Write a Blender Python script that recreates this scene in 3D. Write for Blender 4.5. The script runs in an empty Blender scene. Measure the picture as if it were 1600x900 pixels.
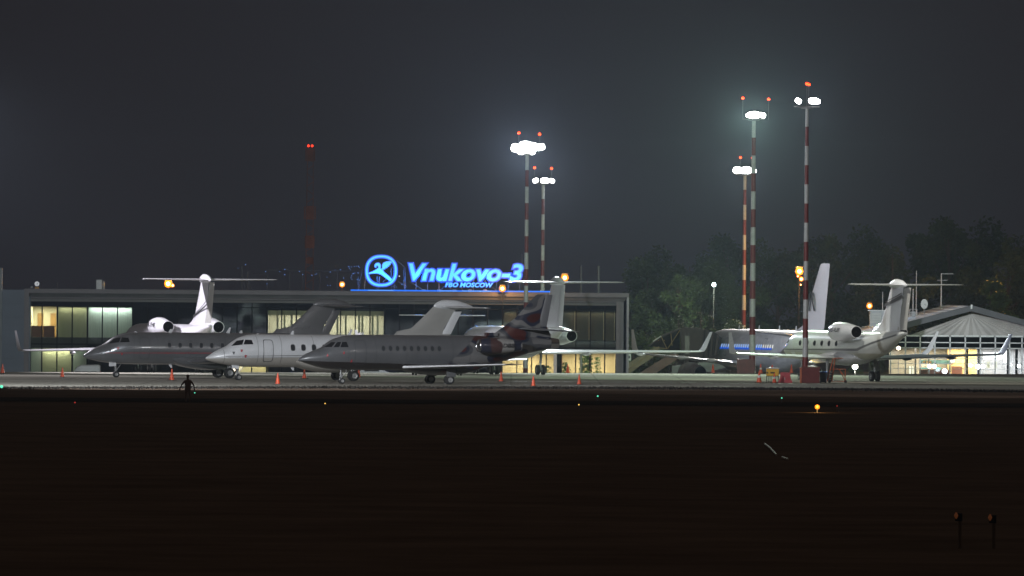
import bpy, bmesh, math, random
from mathutils import Vector, Matrix
R = math.radians
rnd = random.Random(7)
S = bpy.context.scene
C = S.collection

# ------------------------------------------------------------------ camera
F_PX, CAM_H, ROLL = 18000.0, 8.0, 0.0075
cam_d = bpy.data.cameras.new('camera'); cam = bpy.data.objects.new('camera', cam_d); C.objects.link(cam)
cam_d.sensor_width = 36; cam_d.lens = 36 * F_PX / 1600.0
cam_d.shift_y = -10 / 1600.0
cam_d.clip_start = 1; cam_d.clip_end = 12000
cam.matrix_world = Matrix.Translation((0, 0, CAM_H)) @ Matrix.Rotation(math.pi / 2, 4, 'X') @ Matrix.Rotation(math.atan(ROLL), 4, 'Z')
S.camera = cam
S.view_settings.view_transform = 'Standard'; S.view_settings.look = 'None'
S.view_settings.exposure = 0; S.view_settings.gamma = 1
S.cycles.use_denoising = True
S.cycles.max_bounces = 6; S.cycles.volume_bounces = 0; S.cycles.transparent_max_bounces = 16
S.cycles.sample_clamp_indirect = 1.5

# ------------------------------------------------------------------ night sky
W = bpy.data.worlds.new('World'); S.world = W; W.use_nodes = True
nt = W.node_tree; bgn = nt.nodes['Background']
tc = nt.nodes.new('ShaderNodeTexCoord'); sp = nt.nodes.new('ShaderNodeSeparateXYZ')
nt.links.new(tc.outputs['Generated'], sp.inputs[0])
rp = nt.nodes.new('ShaderNodeValToRGB'); nt.links.new(sp.outputs['Z'], rp.inputs[0])
SKY_LOW, SKY_HIGH = (0.0118, 0.0105, 0.0140, 1), (0.056, 0.044, 0.036, 1)
rp.color_ramp.elements[0].position = 0.0; rp.color_ramp.elements[0].color = SKY_LOW
rp.color_ramp.elements[1].position = 0.5; rp.color_ramp.elements[1].color = SKY_HIGH
nt.links.new(rp.outputs[0], bgn.inputs[0]); bgn.inputs[1].default_value = 1.0

# lamp powers of the flood masts and street lamps
P_FLOOD = 1.0
HAZE = 0.00011

# ------------------------------------------------------------------ helpers
def pt(px, py, Y):
    dx, dy = px - 800, py - 440
    c, s = math.cos(math.atan(ROLL)), math.sin(math.atan(ROLL))
    return Vector(((dx * c + dy * s) * Y / F_PX, Y, CAM_H - (-dx * s + dy * c) * Y / F_PX))
def crest(x): return 1006 + 0.68 * max(-60, min(60, x))
def gz(x, Y):
    d = Y - crest(x)
    if d <= 0: return 0.0
    d2 = d * 0.028
    return -min(1.9, d2)
def on_ground(px, Y):
    p = pt(px, 590, Y); return Vector((p.x, Y, gz(p.x, Y)))

def tag(o, label=None, cat=None, group=None, kind=None):
    if label: o['label'] = label
    if cat: o['category'] = cat
    if group: o['group'] = group
    if kind: o['kind'] = kind
    return o
def empty(name, loc, rz=0.0, label=None, cat=None, group=None):
    o = bpy.data.objects.new(name, None); C.objects.link(o)
    o.location = loc; o.rotation_euler = (0, 0, rz); o.empty_display_size = 0.3
    return tag(o, label, cat, group)
class MB:
    def __init__(s): s.v = []; s.f = []; s.smooth = False
    def add(s, vs, fs):
        n = len(s.v); s.v += [tuple(v) for v in vs]; s.f += [tuple(i + n for i in f) for f in fs]; return s
    def box(s, c, d, rz=0.0, m=None):
        hx, hy, hz = d[0] / 2, d[1] / 2, d[2] / 2
        vs = [Vector((x, y, z)) for z in (-hz, hz) for x, y in ((-hx, -hy), (hx, -hy), (hx, hy), (-hx, hy))]
        M = m if m else Matrix.Rotation(rz, 3, 'Z')
        vs = [M @ v + Vector(c) for v in vs]
        return s.add(vs, [(3, 2, 1, 0), (4, 5, 6, 7), (0, 1, 5, 4), (1, 2, 6, 5), (2, 3, 7, 6), (3, 0, 4, 7)])
    def tube(s, a, b, r0, r1=None, n=8, caps=True):
        a, b = Vector(a), Vector(b); r1 = r0 if r1 is None else r1
        d = (b - a).normalized(); q = d.to_track_quat('Z', 'Y').to_matrix()
        vs = []
        for p, r in ((a, r0), (b, r1)):
            for i in range(n):
                t = 2 * math.pi * i / n; vs.append(p + q @ Vector((r * math.cos(t), r * math.sin(t), 0)))
        fs = [(i, (i + 1) % n, n + (i + 1) % n, n + i) for i in range(n)]
        if caps: fs += [tuple(range(n - 1, -1, -1)), tuple(range(n, 2 * n))]
        return s.add(vs, fs)
    def rings(s, rings, cap=True):
        n = len(rings[0]); vs = [v for r in rings for v in r]; fs = []
        for k in range(len(rings) - 1):
            for i in range(n):
                j = (i + 1) % n; fs.append((k * n + i, k * n + j, (k + 1) * n + j, (k + 1) * n + i))
        if cap: fs += [tuple(range(n - 1, -1, -1)), tuple((len(rings) - 1) * n + i for i in range(n))]
        return s.add(vs, fs)
    def lathe(s, prof, c=(0, 0, 0), axis='X', n=20, cap=False):
        rs = []
        for (a, r) in prof:
            ring = []
            for i in range(n):
                t = 2 * math.pi * i / n; u, v = r * math.cos(t), r * math.sin(t)
                ring.append({'X': (c[0] + a, c[1] + u, c[2] + v), 'Y': (c[0] + v, c[1] + a, c[2] + u), 'Z': (c[0] + u, c[1] + v, c[2] + a)}[axis])
            rs.append(ring)
        return s.rings(rs, cap)
    def build(s, name, m, parent=None, smooth=None, auto=True, loc=None, rz=0):
        me = bpy.data.meshes.new(name); me.from_pydata(s.v, [], s.f); me.validate(); me.update()
        bm = bmesh.new(); bm.from_mesh(me); bmesh.ops.recalc_face_normals(bm, faces=bm.faces); bm.to_mesh(me); bm.free()
        if m: me.materials.append(m)
        o = bpy.data.objects.new(name, me); C.objects.link(o)
        if parent: o.parent = parent
        if loc is not None: o.location = loc
        if rz: o.rotation_euler = (0, 0, rz)
        sm = s.smooth if smooth is None else smooth
        if sm:
            me.polygons.foreach_set('use_smooth', [True] * len(me.polygons))
            try: me.set_sharp_from_angle(angle=R(40))
            except Exception: pass
        return o
def kids(o): return [c for c in bpy.data.objects if c.parent == o]
def copy_tree(o, parent=None):
    c = o.copy(); C.objects.link(c); c.parent = parent
    for ch in kids(o): copy_tree(ch, c)
    return c

# ------------------------------------------------------------------ materials
_m = {}
def mat(name, col, rough=0.6, metal=0.0, var=0.12, scale=3.0, bump=0.0, coat=0.0, spec=0.5, stretch=None):
    if name in _m: return _m[name]
    m = bpy.data.materials.new(name); m.use_nodes = True; t = m.node_tree; b = t.nodes['Principled BSDF']
    b.inputs['Roughness'].default_value = rough; b.inputs['Metallic'].default_value = metal
    b.inputs['Coat Weight'].default_value = coat; b.inputs['Specular IOR Level'].default_value = spec
    c0 = [max(0, c * (1 - var)) for c in col]; c1 = [min(1, c * (1 + var)) for c in col]
    tcn = t.nodes.new('ShaderNodeTexCoord'); mp = t.nodes.new('ShaderNodeMapping'); t.links.new(tcn.outputs['Object'], mp.inputs[0])
    if stretch: mp.inputs['Scale'].default_value = stretch
    nz = t.nodes.new('ShaderNodeTexNoise'); nz.inputs['Scale'].default_value = scale; nz.inputs['Detail'].default_value = 5
    t.links.new(mp.outputs[0], nz.inputs['Vector'])
    r = t.nodes.new('ShaderNodeValToRGB'); r.color_ramp.elements[0].position = 0.3; r.color_ramp.elements[1].position = 0.7
    r.color_ramp.elements[0].color = (*c0, 1); r.color_ramp.elements[1].color = (*c1, 1)
    t.links.new(nz.outputs['Fac'], r.inputs[0]); t.links.new(r.outputs[0], b.inputs['Base Color'])
    if bump:
        bp = t.nodes.new('ShaderNodeBump'); bp.inputs['Strength'].default_value = bump; bp.inputs['Distance'].default_value = 0.02
        t.links.new(nz.outputs['Fac'], bp.inputs['Height']); t.links.new(bp.outputs[0], b.inputs['Normal'])
    _m[name] = m; return m
def emit(name, col, strength=1.0):
    if name in _m: return _m[name]
    m = bpy.data.materials.new(name); m.use_nodes = True; t = m.node_tree; b = t.nodes['Principled BSDF']
    b.inputs['Base Color'].default_value = (*[min(1, c) * 0.3 for c in col], 1)
    b.inputs['Emission Color'].default_value = (*col, 1); b.inputs['Emission Strength'].default_value = strength
    m.cycles.emission_sampling = 'NONE'
    _m[name] = m; return m
def glass(name, tint, refl=0.12, rough=0.03):
    if name in _m: return _m[name]
    m = bpy.data.materials.new(name); m.use_nodes = True; t = m.node_tree; t.nodes.clear()
    o = t.nodes.new('ShaderNodeOutputMaterial'); mx = t.nodes.new('ShaderNodeMixShader')
    tr = t.nodes.new('ShaderNodeBsdfTransparent'); tr.inputs[0].default_value = (*tint, 1)
    gl = t.nodes.new('ShaderNodeBsdfGlossy'); gl.inputs['Roughness'].default_value = rough; gl.inputs[0].default_value = (0.8, 0.85, 0.9, 1)
    mx.inputs[0].default_value = refl
    t.links.new(tr.outputs[0], mx.inputs[1]); t.links.new(gl.outputs[0], mx.inputs[2]); t.links.new(mx.outputs[0], o.inputs[0])
    _m[name] = m; return m

M = {}
M['white'] = mat('aircraft_white_paint', (0.62, 0.63, 0.65), 0.28, 0, 0.05, 0.8, coat=0.5)
M['silver'] = mat('silver_grey_paint', (0.185, 0.191, 0.203), 0.26, 0.35, 0.10, 0.6, coat=0.7)
M['fingrey'] = mat('dark_grey_fin_paint', (0.13, 0.13, 0.135), 0.32, 0.1, 0.05, 0.7, coat=0.3)
M['lightgrey'] = mat('light_grey_paint', (0.33, 0.325, 0.31), 0.35, 0, 0.05, 0.8)
M['metal'] = mat('bare_metal', (0.6, 0.6, 0.62), 0.18, 1.0, 0.06, 4)
M['gear'] = mat('landing_gear_paint', (0.30, 0.30, 0.30), 0.4, 0.3, 0.1, 6)
M['tyre'] = mat('tyre_rubber', (0.018, 0.017, 0.017), 0.75, 0, 0.2, 9)
M['dark'] = mat('black_nozzle', (0.006, 0.0055, 0.006), 0.9, 0.0, 0.2, 6, spec=0.05)
M['dimsteel'] = mat('dim_grey_steel', (0.07, 0.07, 0.075), 0.7, 0, 0.15, 3)
M['cockpit'] = mat('cockpit_glass', (0.012, 0.013, 0.016), 0.05, 0, 0.1, 2, coat=1.0)
M['winglass'] = mat('cabin_window_glass', (0.035, 0.038, 0.042), 0.08, 0, 0.2, 3, coat=1.0)
M['seal'] = mat('door_seal', (0.05, 0.05, 0.052), 0.5, 0, 0.1, 5)
M['red'] = mat('red_trim', (0.35, 0.03, 0.04), 0.4, 0, 0.1, 5)
M['blackpaint'] = mat('black_lettering', (0.02, 0.02, 0.022), 0.4, 0, 0.1, 5)
M['cone'] = mat('orange_cone_plastic', (0.75, 0.10, 0.035), 0.45, 0, 0.12, 6)
M['conew'] = mat('white_cone_band', (0.7, 0.7, 0.7), 0.35, 0, 0.1, 6)
M['conb'] = mat('black_cone_base', (0.06, 0.03, 0.025), 0.7, 0, 0.2, 6)
M['mwhite'] = mat('mast_white_paint', (0.50, 0.51, 0.50), 0.45, 0, 0.1, 2.5)
M['mred'] = mat('mast_red_paint', (0.17, 0.026, 0.022), 0.5, 0, 0.16, 2.5)
M['steel'] = mat('grey_steel', (0.22, 0.22, 0.23), 0.5, 0.5, 0.15, 3)
M['redbox'] = mat('red_cabinet_paint', (0.12, 0.012, 0.010), 0.5, 0, 0.18, 3)
M['yellow'] = mat('yellow_machine_paint', (0.70, 0.40, 0.03), 0.45, 0, 0.12, 3)
M['orange'] = mat('orange_steel_paint', (0.45, 0.10, 0.03), 0.5, 0, 0.15, 4)
M['pink'] = mat('faded_red_plastic', (0.42, 0.06, 0.07), 0.5, 0, 0.14, 4)
M['navybin'] = mat('dark_bin_plastic', (0.03, 0.035, 0.045), 0.5, 0, 0.15, 4)
M['blueemit'] = emit('blue_led', (0.0, 0.13, 1.0), 1.3)
M['frame'] = mat('metal_cladding', (0.11, 0.098, 0.105), 0.45, 0.2, 0.10, 0.35, stretch=(1, 1, 4))
M['panel'] = mat('facade_panel', (0.11, 0.13, 0.175), 0.5, 0.1, 0.12, 0.3)
M['mull'] = mat('dark_mullion', (0.014, 0.014, 0.016), 0.8, 0.0, 0.1, 3, spec=0.1)
M['roofm'] = mat('flat_roof_felt', (0.10, 0.10, 0.105), 0.8, 0, 0.2, 0.6)
M['gdark'] = glass('dark_glass', (0.30, 0.31, 0.29), 0.10)
M['gclear'] = glass('clear_glass', (0.86, 0.88, 0.84), 0.05)
M['cream'] = mat('cream_interior_wall', (0.66, 0.62, 0.46), 0.8, 0, 0.08, 1.0)
M['wood'] = mat('wooden_door', (0.35, 0.20, 0.06), 0.5, 0, 0.15, 3)
M['brown'] = mat('brown_counter', (0.14, 0.05, 0.03), 0.5, 0, 0.15, 3)
M['blind_olive'] = mat('olive_roller_blind', (0.42, 0.42, 0.29), 0.8, 0, 0.06, 8, stretch=(6, 1, 0.3))
M['blind_pale'] = mat('pale_curtain', (0.52, 0.57, 0.53), 0.8, 0, 0.16, 4, stretch=(5, 1, 0.1))
M['blackroom'] = mat('unlit_interior', (0.03, 0.03, 0.03), 0.9, 0, 0.2, 1)
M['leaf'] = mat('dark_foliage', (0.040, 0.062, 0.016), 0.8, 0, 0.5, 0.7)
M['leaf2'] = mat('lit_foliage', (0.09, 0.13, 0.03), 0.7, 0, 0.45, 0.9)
M['fir'] = mat('fir_needles', (0.09, 0.10, 0.035), 0.7, 0, 0.4, 1.2)
M['bark'] = mat('bark', (0.08, 0.055, 0.04), 0.9, 0, 0.3, 3, bump=0.3)
M['cloth'] = mat('dark_work_clothes', (0.20, 0.14, 0.11), 0.9, 0, 0.2, 8)
M['skin'] = mat('skin', (0.30, 0.17, 0.12), 0.6, 0, 0.1, 8)
M['canvas'] = mat('white_roof_membrane', (0.30, 0.28, 0.265), 0.7, 0, 0.14, 0.7)
M['greyroof'] = mat('grey_sheet_roof', (0.34, 0.35, 0.40), 0.55, 0.2, 0.12, 0.5)
M['whitesteel'] = mat('white_steel', (0.45, 0.45, 0.46), 0.4, 0.1, 0.1, 2)
M['tan'] = mat('tan_wall', (0.45, 0.40, 0.31), 0.7, 0, 0.1, 1)
M['vanpaint'] = mat('van_white_paint', (0.55, 0.55, 0.58), 0.35, 0, 0.05, 2, coat=0.4)
M['whitelamp'] = emit('flood_lamp_face', (1.0, 0.99, 0.96), 30)
M['greenlamp'] = emit('greenish_flood_face', (0.93, 1.0, 0.90), 30)
M['orangelamp'] = emit('sodium_lamp', (1.0, 0.42, 0.05), 12)
M['orangeglow'] = emit('sodium_lamp_glow', (1.0, 0.27, 0.015), 1.5)  # halo of the street lamps painted as a glowing globe around the bulb
M['bulb'] = emit('sodium_bulb', (1.0, 0.75, 0.40), 6)
M['darkpole'] = mat('dark_lamp_pole', (0.03, 0.028, 0.028), 0.7, 0, 0.1, 2)
M['redlamp'] = emit('red_obstruction_lamp', (1.0, 0.03, 0.01), 4)
M['redcore'] = emit('red_obstruction_core', (1.0, 0.10, 0.015), 6)

# ------------------------------------------------------------------ lights
def lamp(name, loc, power, col, radius=0.3, parent=None, spot=None, aim=None):
    l = bpy.data.lights.new(name, 'SPOT' if spot else 'POINT'); l.energy = power; l.color = col; l.shadow_soft_size = radius
    if spot: l.spot_size = R(spot); l.spot_blend = 0.8
    o = bpy.data.objects.new(name, l); C.objects.link(o); o.location = loc
    if aim is not None: o.rotation_euler = (Vector(aim) - Vector(loc)).to_track_quat('-Z', 'Y').to_euler()
    if parent: o.parent = parent
    return o
def area(name, loc, sx, sy, power, col, rot=(0, 0, 0), parent=None):
    l = bpy.data.lights.new(name, 'AREA'); l.shape = 'RECTANGLE'; l.size = sx; l.size_y = sy; l.energy = power; l.color = col
    o = bpy.data.objects.new(name, l); C.objects.link(o); o.location = loc; o.rotation_euler = rot
    if parent: o.parent = parent
    return o

# ------------------------------------------------------------------ ground
def edgeY(x):
    pts = [(-400, 800), (-60, 826), (-36, 841), (-15, 862), (5, 874), (22, 880), (40, 873), (60, 868), (400, 850)]
    for (a, ya), (b, yb) in zip(pts, pts[1:]):
        if a <= x <= b: return ya + (yb - ya) * (x - a) / (b - a)
    return 850
def sheet(name, rows, cols, fn, m):
    b = MB(); nx, ny = len(cols), len(rows)
    for y in rows:
        for x in cols: b.v.append(fn(x, y))
    for j in range(ny - 1):
        for i in range(nx - 1):
            a = j * nx + i; b.f.append((a, a + 1, a + nx + 1, a + nx))
    return b.build(name, m, smooth=True)
def lin(a, b, n): return [a + (b - a) * i / (n - 1) for i in range(n)]
def ground_mat(name, base, alt, scale, stretch, rough=0.85, joints=False):
    m = bpy.data.materials.new(name); m.use_nodes = True; t = m.node_tree; b = t.nodes['Principled BSDF']
    b.inputs['Roughness'].default_value = rough; b.inputs['Specular IOR Level'].default_value = 0.0
    g = t.nodes.new('ShaderNodeNewGeometry'); mp = t.nodes.new('ShaderNodeMapping'); mp.inputs['Scale'].default_value = stretch
    t.links.new(g.outputs['Position'], mp.inputs[0])
    n1 = t.nodes.new('ShaderNodeTexNoise'); n1.inputs['Scale'].default_value = scale; n1.inputs['Detail'].default_value = 8; n1.inputs['Roughness'].default_value = 0.65
    t.links.new(mp.outputs[0], n1.inputs['Vector'])
    r = t.nodes.new('ShaderNodeValToRGB'); r.color_ramp.elements[0].position = 0.32; r.color_ramp.elements[1].position = 0.68
    r.color_ramp.elements[0].color = (*base, 1); r.color_ramp.elements[1].color = (*alt, 1)
    t.links.new(n1.outputs['Fac'], r.inputs[0]); out = r.outputs[0]
    if joints:
        br = t.nodes.new('ShaderNodeTexBrick'); br.offset = 0
        br.inputs['Scale'].default_value = 1.0; br.inputs['Brick Width'].default_value = 7.0; br.inputs['Row Height'].default_value = 7.0
        br.inputs['Mortar Size'].default_value = 0.10; br.inputs['Mortar Smooth'].default_value = 0.2
        br.inputs['Color1'].default_value = (1, 1, 1, 1); br.inputs['Color2'].default_value = (0.86, 0.86, 0.85, 1); br.inputs['Mortar'].default_value = (0.72, 0.72, 0.70, 1)
        t.links.new(g.outputs['Position'], br.inputs['Vector'])
        mx = t.nodes.new('ShaderNodeMix'); mx.data_type = 'RGBA'; mx.blend_type = 'MULTIPLY'; mx.inputs[0].default_value = 1.0
        t.links.new(out, mx.inputs[6]); t.links.new(br.outputs['Color'], mx.inputs[7]); out = mx.outputs[2]
    t.links.new(out, b.inputs['Base Color'])
    bp = t.nodes.new('ShaderNodeBump'); bp.inputs['Strength'].default_value = 0.3; bp.inputs['Distance'].default_value = 0.02
    t.links.new(n1.outputs['Fac'], bp.inputs['Height']); t.links.new(bp.outputs[0], b.inputs['Normal'])
    return m
mg_grass = ground_mat('dark_turf', (0.085, 0.061, 0.046), (0.15, 0.110, 0.085), 0.12, (1, 1, 1), 0.95)
mg_apron = ground_mat('apron_concrete', (0.22, 0.208, 0.183), (0.36, 0.342, 0.30), 0.22, (0.35, 1, 1), 0.8, True)
mg_taxi = ground_mat('taxiway_asphalt', (0.035, 0.030, 0.028), (0.055, 0.048, 0.043), 0.3, (1, 1, 1), 0.7)
cols = [-700, -400, -200, -100] + lin(-60, 60, 41) + [100, 200, 400, 700]
o = sheet('grass_field', [-60, 0, 100, 200, 300, 400, 500, 600, 700, 760, 820, 880, 1000, 1060, 1100, 1200, 1500, 2000, 3000],
          cols, lambda x, y: (x, y, gz(x, y) - 0.05), mg_grass); tag(o, kind='structure')
b = MB(); rows = [0, 0.004, 0.02, 0.05, 0.1, 0.2, 0.4, 0.7, 1.0]
def apf(x, t):
    y0 = edgeY(x) ; y1 = crest(x); y = y0 + (y1 - y0) * t
    return (x, y, 0.03)
o = sheet('apron', [0, 0.002, 0.1, 0.3, 0.6, 0.9], cols, apf, mg_apron)
tag(o, kind='structure')
def apf2(x, t): 
    y0 = crest(x) - 0.1 * (crest(x) - edgeY(x)); y = y0 + (1300 - y0) * t
    return (x, y, gz(x, y) + 0.03)
o = sheet('apron_beyond_rise', [0, 0.03, 0.042, 0.05, 0.06, 0.075, 0.09, 0.12, 0.16, 0.2, 0.24, 0.28, 0.35, 0.5, 1], cols, apf2, mg_apron); tag(o, kind='structure')
# taxiway strips in the grass
o = sheet('taxiway', [753, 765, 778], cols, lambda x, y: (x, y + 0.12 * x, -0.046 + 0.03), mg_taxi); tag(o, kind='structure')
# painted apron lines
ml = mat('faded_line_paint', (0.42, 0.40, 0.30), 0.6, 0, 0.25, 0.6)
def stripe(y, x0, x1, w, sl=0.0, name='taxi_line'):
    xs = lin(x0, x1, 12)
    o = sheet(name, [0, 1], xs, lambda x, t: (x, y + sl * x + t * w, 0.036), ml); tag(o, kind='structure'); return o
stripe(905, -55, -14, 0.9, 0.25); stripe(886, -8, 60, 0.5, 0.1); stripe(921, 0, 28, 0.8, -0.15); stripe(950, 24, 60, 1.4, 0.1)
stripe(897, -45, 5, 0.25, 0.2)

# grass tufts (stuff)
b = MB(); g = random.Random(3)
for i in range(9000):
    x = g.uniform(-47, 47); e = edgeY(x)
    y = e - abs(g.gauss(0, 4)) + 0.1 if i < 9500 else g.uniform(330, e)
    h = g.uniform(0.05, 0.17); w = g.uniform(0.03, 0.09); a = g.uniform(0, 6.3); l = g.uniform(-0.1, 0.1)
    c, s = math.cos(a) * w, math.sin(a) * w
    b.add([(x - c, y - s, -0.06), (x + c, y + s, -0.06), (x + l, y + l, h)], [(0, 1, 2)])
o = b.build('grass', mat('grass_blades', (0.012, 0.009, 0.006), 0.8, 0, 0.4, 0.3)); tag(o, 'short dark grass along the near edge of the apron', 'grass', kind='stuff')

# ------------------------------------------------------------------ aircraft
def interp(tab, x):
    if x <= tab[0][0]: return tab[0][1:]
    if x >= tab[-1][0]: return tab[-1][1:]
    for k in range(len(tab) - 1):
        if tab[k][0] <= x <= tab[k + 1][0]: break
    p0 = tab[max(0, k - 1)]; p1 = tab[k]; p2 = tab[k + 1]; p3 = tab[min(len(tab) - 1, k + 2)]
    h = p2[0] - p1[0]; t = (x - p1[0]) / h; out = []
    for j in range(1, len(p1)):
        d = (p2[j] - p1[j]) / h
        dl = (p1[j] - p0[j]) / (p1[0] - p0[0]) if p1[0] > p0[0] else d
        dr = (p3[j] - p2[j]) / (p3[0] - p2[0]) if p3[0] > p2[0] else d
        m1 = 0 if dl * d <= 0 else 2 * dl * d / (dl + d); m2 = 0 if dr * d <= 0 else 2 * dr * d / (dr + d)
        if p1 is p0 and k == 0: m1 = 1.6 * d
        t2, t3 = t * t, t * t * t
        out.append((2 * t3 - 3 * t2 + 1) * p1[j] + (t3 - 2 * t2 + t) * h * m1 + (-2 * t3 + 3 * t2) * p2[j] + (t3 - t2) * h * m2)
    return out
class Hull:
    """sections (x, z_top, z_bottom, half_width)"""
    def __init__(s, tab): s.t = tab
    def yat(s, x, z):
        zt, zb, hw = interp(s.t, x); zc = (zt + zb) / 2; hz = max(0.01, (zt - zb) / 2)
        u = max(-0.999, min(0.999, (z - zc) / hz)); return hw * math.sqrt(1 - u * u)
    def mesh(s, n=36, N=90):
        b = MB(); rs = []; x0, x1 = s.t[0][0], s.t[-1][0]
        for k in range(N):
            u = k / (N - 1); u = u * u * (1.6 - 0.6 * u) if u < 1 else 1
            x = x0 + (x1 - x0) * u; zt, zb, hw = interp(s.t, x)
            rs.append([(x, hw * math.cos(2 * math.pi * i / n), (zt + zb) / 2 + (zt - zb) / 2 * math.sin(2 * math.pi * i / n)) for i in range(n)])
        b.rings(rs); b.smooth = True; return b
    def quad(s, c4, side, off=0.01, nx=6, nz=6):
        b = MB(); (a, bb, c, d) = c4   # a,b lower edge ; d,c upper edge
        for j in range(nz + 1):
            v = j / nz
            for i in range(nx + 1):
                u = i / nx
                x = (a[0] * (1 - u) + bb[0] * u) * (1 - v) + (d[0] * (1 - u) + c[0] * u) * v
                z = (a[1] * (1 - u) + bb[1] * u) * (1 - v) + (d[1] * (1 - u) + c[1] * u) * v
                zt, zb, hw = interp(s.t, x); zc = (zt + zb) / 2; y = s.yat(x, z)
                nrm = Vector((0, y / (hw * hw + 1e-6), (z - zc) / (((zt - zb) / 2) ** 2 + 1e-6)))
                nrm = nrm.normalized() if nrm.length > 0 else Vector((0, 1, 0))
                b.v.append((x, side * (y + nrm.y * off), z + nrm.z * off))
        for j in range(nz):
            for i in range(nx):
                k = j * (nx + 1) + i; b.f.append((k, k + 1, k + nx + 2, k + nx + 1))
        b.smooth = True; return b
    def ring(s, x, z, hx, hz, side, w, off=0.012, p=4.0, n=40, fill=False, lean=0.0):
        b = MB()
        def P(t, k):
            c, q = math.cos(t), math.sin(t)
            e = (abs(c) ** p + abs(q) ** p) ** (-1 / p)
            xx = x + c * e * (hx - k) ; zz = z + q * e * (hz - k); xx += lean * (zz - z)
            y = s.yat(xx, zz); return (xx, side * (y + off), zz)
        o = [P(2 * math.pi * i / n, 0) for i in range(n)]
        if fill:
            mid = [P(2 * math.pi * i / n, min(hx, hz) * 0.5) for i in range(n)]
            b.v = o + mid + [(x, side * (s.yat(x, z) + off), z)]
            b.f = [(i, (i + 1) % n, n + (i + 1) % n, n + i) for i in range(n)] + [(n + i, n + (i + 1) % n, 2 * n) for i in range(n)]
        else:
            b.v = o + [P(2 * math.pi * i / n, w) for i in range(n)]
            b.f = [(i, (i + 1) % n, n + (i + 1) % n, n + i) for i in range(n)]
        b.smooth = True; return b
FOIL = [(0, 0), (0.015, 0.28), (0.06, 0.55), (0.16, 0.85), (0.32, 1.0), (0.5, 0.92), (0.7, 0.62), (0.87, 0.28), (1, 0.02)]
def foil(stations, closed=True):
    """stations: (x, y, z, chord, thickness ratio, normal)"""
    b = MB(); rs = []
    for (x, y, z, c, t, n) in stations:
        n = Vector(n).normalized(); P = Vector((x, y, z)); ring = []
        for (u, h) in FOIL: ring.append(P + Vector((u * c, 0, 0)) + n * (h * t * c / 2))
        for (u, h) in FOIL[-2:0:-1]: ring.append(P + Vector((u * c, 0, 0)) - n * (h * t * c / 2 * 0.8))
        rs.append(ring)
    b.rings(rs); b.smooth = True; return b
def textmesh(body, size=1.0, shear=0.0, offset=0.0, extrude=0.0, space=1.0):
    cu = bpy.data.curves.new('txt', 'FONT'); cu.body = body; cu.size = size; cu.shear = shear; cu.offset = offset; cu.extrude = extrude
    cu.space_character = space; cu.resolution_u = 3; cu.fill_mode = 'BOTH' if extrude else 'FRONT'
    ob = bpy.data.objects.new('txt', cu); C.objects.link(ob); bpy.context.view_layer.update()
    dg = bpy.context.evaluated_depsgraph_get(); me = bpy.data.meshes.new_from_object(ob.evaluated_get(dg))
    vs = [v.co.copy() for v in me.vertices]; fs = [tuple(p.vertices) for p in me.polygons]
    bpy.data.objects.remove(ob); bpy.data.curves.remove(cu); bpy.data.meshes.remove(me)
    return vs, fs
def decal(name, parent, m, body, fn, size, w=None, shear=0.0, off=0.0):
    vs, fs = textmesh(body, size, shear, off)
    x0 = min(v.x for v in vs); x1 = max(v.x for v in vs); k = (w / (x1 - x0)) if w else 1
    b = MB(); b.add([fn((v.x - x0) * k, v.y) for v in vs], fs); return b.build(name, m, parent)

def wheel(parent, x, y, r, w):
    t = MB().lathe([(-w/2, r*0.55), (-w/2, r*0.86), (-w*0.36, r*0.97), (0, r), (w*0.36, r*0.97), (w/2, r*0.86), (w/2, r*0.55)], (x, y, r), 'Y', 22); t.smooth = True
    t = t.build('tyre', M['tyre'], parent)
    q = MB().lathe([(-w*0.42, 0.01), (-w*0.42, r*0.2), (-w*0.30, r*0.25), (-w*0.30, r*0.45), (-w*0.46, r*0.56), (w*0.46, r*0.56), (w*0.30, r*0.45), (w*0.30, 0.01)], (x, y, r), 'Y', 18)
    q.smooth = True; q.build('wheel_rim', M['gear'], parent)
def gear(root, x, y, ztop, r=0.36, twin=0.42, w=0.2, wide=0.09, lean=0.0, door=None):
    g = MB().tube((x + lean, y, ztop), (x, y, r), wide, wide * 0.7, 10).tube((x, y - twin / 2 - 0.04, r), (x, y + twin / 2 + 0.04, r), wide * 0.5, n=8)
    g.tube((x + 0.55, y, ztop), (x + 0.05, y, r + (ztop - r) * 0.35), wide * 0.35, n=6).tube((x - 0.12, y, r + (ztop - r) * 0.7), (x - 0.16, y, r * 1.3), wide * 0.3, n=6)
    g.smooth = True; s = g.build('landing_gear', M['gear'], root)
    for sgn in (-1, 1): wheel(s, x, y + sgn * twin / 2, r, w)
    if door:
        MB().box((x + door[0], y + door[1], ztop - door[3] / 2 + 0.1), (door[2], 0.03, door[3])).build('gear_door', M['white'] if not door[4:] else door[4], s)
    return s
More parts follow.
